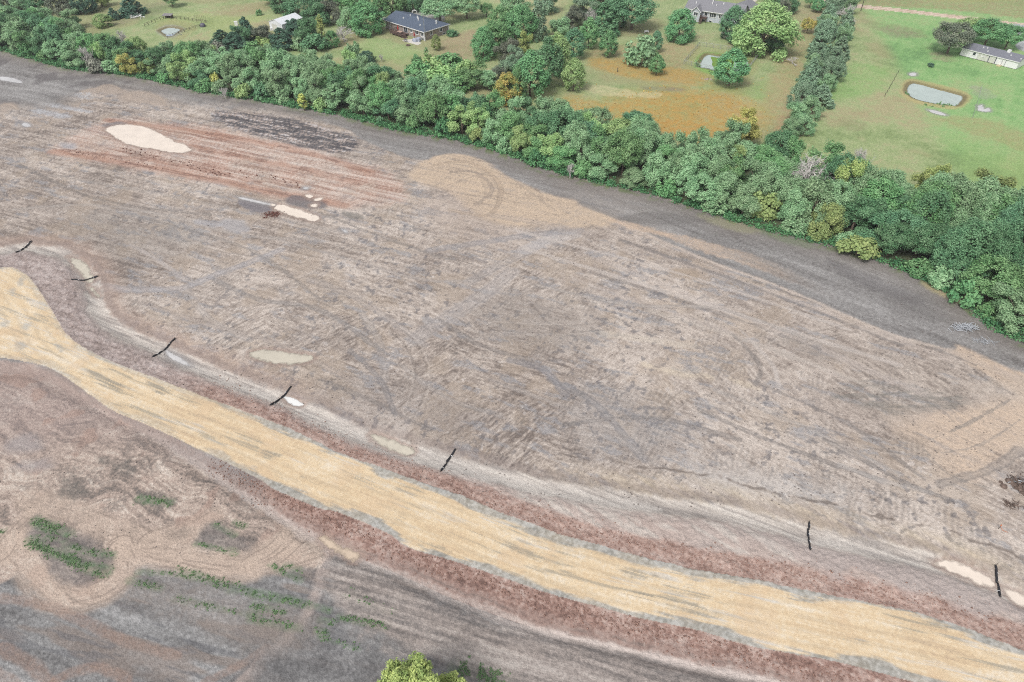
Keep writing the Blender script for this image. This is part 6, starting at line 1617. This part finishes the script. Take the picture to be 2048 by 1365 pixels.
# --- silt socks across the ditch (black checks)
SOCKS = [((32,505),(46,491.5),(62,481),'black silt sock across the ditch at the left photo edge'),
 ((143,559),(172,554),(195,548),'nearly level black silt sock below the olive ditch puddle'),
 ((306,712),(324,696),(350,678),'black silt sock at the head of the narrow grey ditch pool'),
 ((539,812),(557,794),(581,773),'black silt sock beside the white puddle'),
 ((881,942),(893,922),(912,899),'bent black silt sock in the middle of the ditch'),
 ((1622.5,1099),(1621,1072),(1619.5,1043),'black silt sock of four short lengths, upright in the photo'),
 ((2002.5,1191),(1999,1162),(1992.5,1131),'black silt sock between two cream puddles at the right edge')]
for k, (p0, p1, p2, lab) in enumerate(SOCKS):
    a, b, c = G(*p0), G(*p1), G(*p2)
    t = empty('silt_sock', (b[0], b[1], grid_height(b[0], b[1]))); tag(t, lab, 'silt sock', 'black silt socks across the ditch'); z0 = t.location[2]
    line = crom([a, b, c], 8); nseg = 4 if k == 5 else 2
    rs = np.random.default_rng(60+k); idx = np.linspace(0, len(line)-1, nseg+1).round().astype(int)
    for s_ in range(nseg):
        pts = []
        seg = line[idx[s_]:idx[s_+1]+1]
        off = rs.normal(size=2)*.07
        for q in seg:
            pts.append((q[0]-b[0]+off[0]+rs.normal()*.02, q[1]-b[1]+off[1]+rs.normal()*.02, grid_height(q[0], q[1])-z0+.15))
        n_ = len(pts); rad = [.08]+[.135+.015*rs.normal() for _ in range(n_-2)]+[.08]
        MB().tube(pts, rad, 9).build('sock', BLACK, t, True)
    for s_ in range(nseg+1):
        q = line[idx[s_]]; zz = grid_height(q[0], q[1])-z0
        MB().box(q[0]-b[0]-.025, q[0]-b[0]+.025, q[1]-b[1]-.025, q[1]-b[1]+.025, zz-.1, zz+.52).build('stake', WOOD, t)
    for s_ in range(nseg):
        i = (idx[s_]+idx[s_+1])//2; q = line[i]; d = line[min(i+1, len(line)-1)]-line[i-1]; d /= np.linalg.norm(d); zz = grid_height(q[0], q[1])-z0+.15
        MB().tube([(q[0]-b[0]-d[0]*.02, q[1]-b[1]-d[1]*.02, zz), (q[0]-b[0]+d[0]*.02, q[1]-b[1]+d[1]*.02, zz)], .165, 9).build('tie', TRIM, t)

# ------------------------------------------------------------------ uncountable small stuff: weeds, clods, tall grass, reeds
def stuff_leaves(name, pts, rad, n, size, mat, label, cat, seed, flat=.6, elong=2.0):
    rs = np.random.default_rng(seed)
    me = leaf_mesh(name, [leaves(pts, rad, n, size, rs, 0.0, 0.2, flat, elong, (0,60,-400))])
    return tag(link(name, me, mat), label, cat, kind='stuff')
pts = []; rad = []; rs = np.random.default_rng(911)
for px, w_, dens in ROWS:
    Pw = world(crom(px, 6)) if len(px) > 2 else world(px); sg = np.concatenate([[0], np.cumsum(np.linalg.norm(np.diff(Pw, axis=0), axis=1))])
    for k in range(int(sg[-1]*w_*34*dens)+5):
        s_ = rs.random()*sg[-1]; x = np.interp(s_, sg, Pw[:,0])+rs.normal()*w_*.42; y = np.interp(s_, sg, Pw[:,1])+rs.normal()*w_*.42
        if fbm(np.array([x/1.1]), np.array([y/1.1]), 915, 2)[0] < .46: continue
        r = rs.uniform(.05, .15); pts.append(np.array([x, y, grid_height(x, y)+r*.6])); rad.append(r)
stuff_leaves('weeds', pts, rad, 13000, .075, LM['weed'], 'bright green weeds growing in broken rows in the grey field', 'weeds', 912)
# tall dry grass of the meadow
pts = []; rad = []
Pm = world(crom(GRN['orange'], 4, True)); bb0, bb1 = Pm.min(0), Pm.max(0)
for k in range(900):
    x, y = rs.uniform(bb0[0]-6, bb1[0]+6), rs.uniform(bb0[1]-4, bb1[1]+14)
    if fbm(np.array([x/2]), np.array([y/2]), 920, 2)[0] < .42: continue
    if not inside(np.array([x]), np.array([y]), Pm)[0] and rs.random() > .12: continue
    r = rs.uniform(.08,.16); pts.append(np.array([x, y, r*.6])); rad.append(r)
DRY = leaf_mat('dry_grass', (188,160,98), (208,180,118), 1.55, .8, .3)
stuff_leaves('tall_grass', pts, rad, 5000, .14, DRY, 'tall orange-brown dry grass of the wet meadow', 'grass', 921, 1.0, 2.6)
# reeds at the ponds
pts = []; rad = []
for (a, b, n_) in (((1850,206),(1912,214.5),36),((1810,186),(1815,190),8),((1420,146),(1480,150),60),((1391,122),(1396,136),40)):
    for k in range(n_):
        q = G(a[0]+(b[0]-a[0])*rs.random(), a[1]+(b[1]-a[1])*rs.random()); r = rs.uniform(.15,.35); pts.append(np.array([q[0]+rs.normal()*.3, q[1]+rs.normal()*.4, r*.8-.3])); rad.append(r)
stuff_leaves('reeds', pts, rad, 3200, .2, LM['green'], 'green reeds along the pond edges', 'reeds', 931, 1.3, 2.6)
# clods of earth on the banks, in the red cut and in the rough mud
def clods(name, spots, mat, label, seed):
    rs = np.random.default_rng(seed); V = []; F = []; o = 0
    base = np.array([(1,0,0),(0,1,0),(-1,0,0),(0,-1,0),(0,0,1),(0,0,-.6)], float)
    tri = np.array([(0,1,4),(1,2,4),(2,3,4),(3,0,4),(1,0,5),(2,1,5),(3,2,5),(0,3,5)])
    for x, y, s_ in spots:
        a = rs.random()*6.28; R_ = np.array([[math.cos(a),-math.sin(a),0],[math.sin(a),math.cos(a),0],[0,0,1]])
        v = (base*(.7+.6*rs.random((6,3))))@R_.T*s_*np.array([1,1,.75])+np.array([x, y, grid_height(x, y)+s_*.15])
        V.append(v); F.append(tri+o); o += 6
    me = np_mesh(name, np.concatenate(V), np.concatenate(F)); tag(link(name, me, mat), label, 'clods', kind='stuff')
def along(px, n_, w_, lo, hi, smooth=True):
    Pw = world(crom(px, 5)); sg = np.concatenate([[0], np.cumsum(np.linalg.norm(np.diff(Pw, axis=0), axis=1))]); out = []
    for k in range(n_):
        s_ = rs.random()*sg[-1]; out.append((np.interp(s_, sg, Pw[:,0])+rs.normal()*w_, np.interp(s_, sg, Pw[:,1])+rs.normal()*w_, lo+(hi-lo)*rs.random()**2.5))
    return out
BANKN = [(420,758),(500,800),(600,845),(700,890),(800,932),(900,972),(1000,1010),(1100,1045),(1200,1072),(1300,1095),(1400,1115),(1500,1135),(1600,1152),(1700,1172),(1800,1196),(1900,1222),(2040,1265)]
BANKS = [(420,925),(520,975),(600,1016),(680,1050),(760,1085),(840,1118),(920,1146),(1000,1172),(1100,1207),(1200,1238),(1300,1262),(1400,1287),(1500,1312),(1600,1335),(1700,1358)]
sp_ = [c for c in along(BANKN, 2600, 1.1, .035, .16)+along(BANKS, 2600, .85, .035, .17)]
PRw = world(np.concatenate([crom(ROAD_N, 4), crom(ROAD_S[::-1], 4)]))
ar = np.array(sp_); on = inside(ar[:,0], ar[:,1], PRw); sp_ = [c for c, o_ in zip(sp_, on) if not o_]
clods('earth_clods', sp_, plain('red_earth', A3(166,134,122), .95, .3, 4, .1), 'red-brown clods of earth strewn along the road banks', 951)
sp_ = along([(250,300),(350,322),(420,345),(520,350),(600,372)], 260, .8, .05, .3)+along([(528,431),(545,430),(558,427)], 160, .55, .05, .28)+along([(130,300),(230,318),(330,338)], 130, .5, .05, .22)
clods('earth_clods', sp_, plain('dark_red_earth', A3(120,84,76), .95, .3, 4, .1), 'dark red clods scattered over the red cut', 952)
sp_ = []
for k in range(5200):
    q = G(rs.uniform(250,2040), rs.uniform(430,1010)); sp_.append((q[0], q[1], .03+.13*rs.random()**3))
for k in range(900):
    q = G(rs.uniform(0,620), rs.uniform(740,1130)); sp_.append((q[0], q[1], .03+.08*rs.random()**3))
ar = np.array(sp_); on = inside(ar[:,0], ar[:,1], PRw)
sp_ = [c for c, o_ in zip(sp_, on) if not o_]
clods('mud_lumps', sp_, plain('grey_mud', A3(140,130,126), .95, .3, 4, .1), 'grey-brown lumps of mud over the worked ground', 953)

# ------------------------------------------------------------------ thin autumn haze over the whole scene
hz = MB(); hz.box(-4600, 4600, -320, 1720, -2.2, 84).build('haze', None)
hz_o = bpy.data.objects['haze']; tag(hz_o, kind='stuff')
hm = bpy.data.materials.new('haze'); hm.use_nodes = True; ht = hm.node_tree
for n_ in list(ht.nodes):
    if n_.type != 'OUTPUT_MATERIAL': ht.nodes.remove(n_)
pv = ht.nodes.new('ShaderNodeVolumePrincipled'); pv.inputs['Color'].default_value = (0.93, 0.96, 1.0, 1)
pv.inputs['Density'].default_value = 0.00018; pv.inputs['Anisotropy'].default_value = 0.2
ht.links.new(pv.outputs[0], next(n_ for n_ in ht.nodes if n_.type == 'OUTPUT_MATERIAL').inputs['Volume'])
hz_o.data.materials.append(hm)
S.cycles.volume_bounces = 0
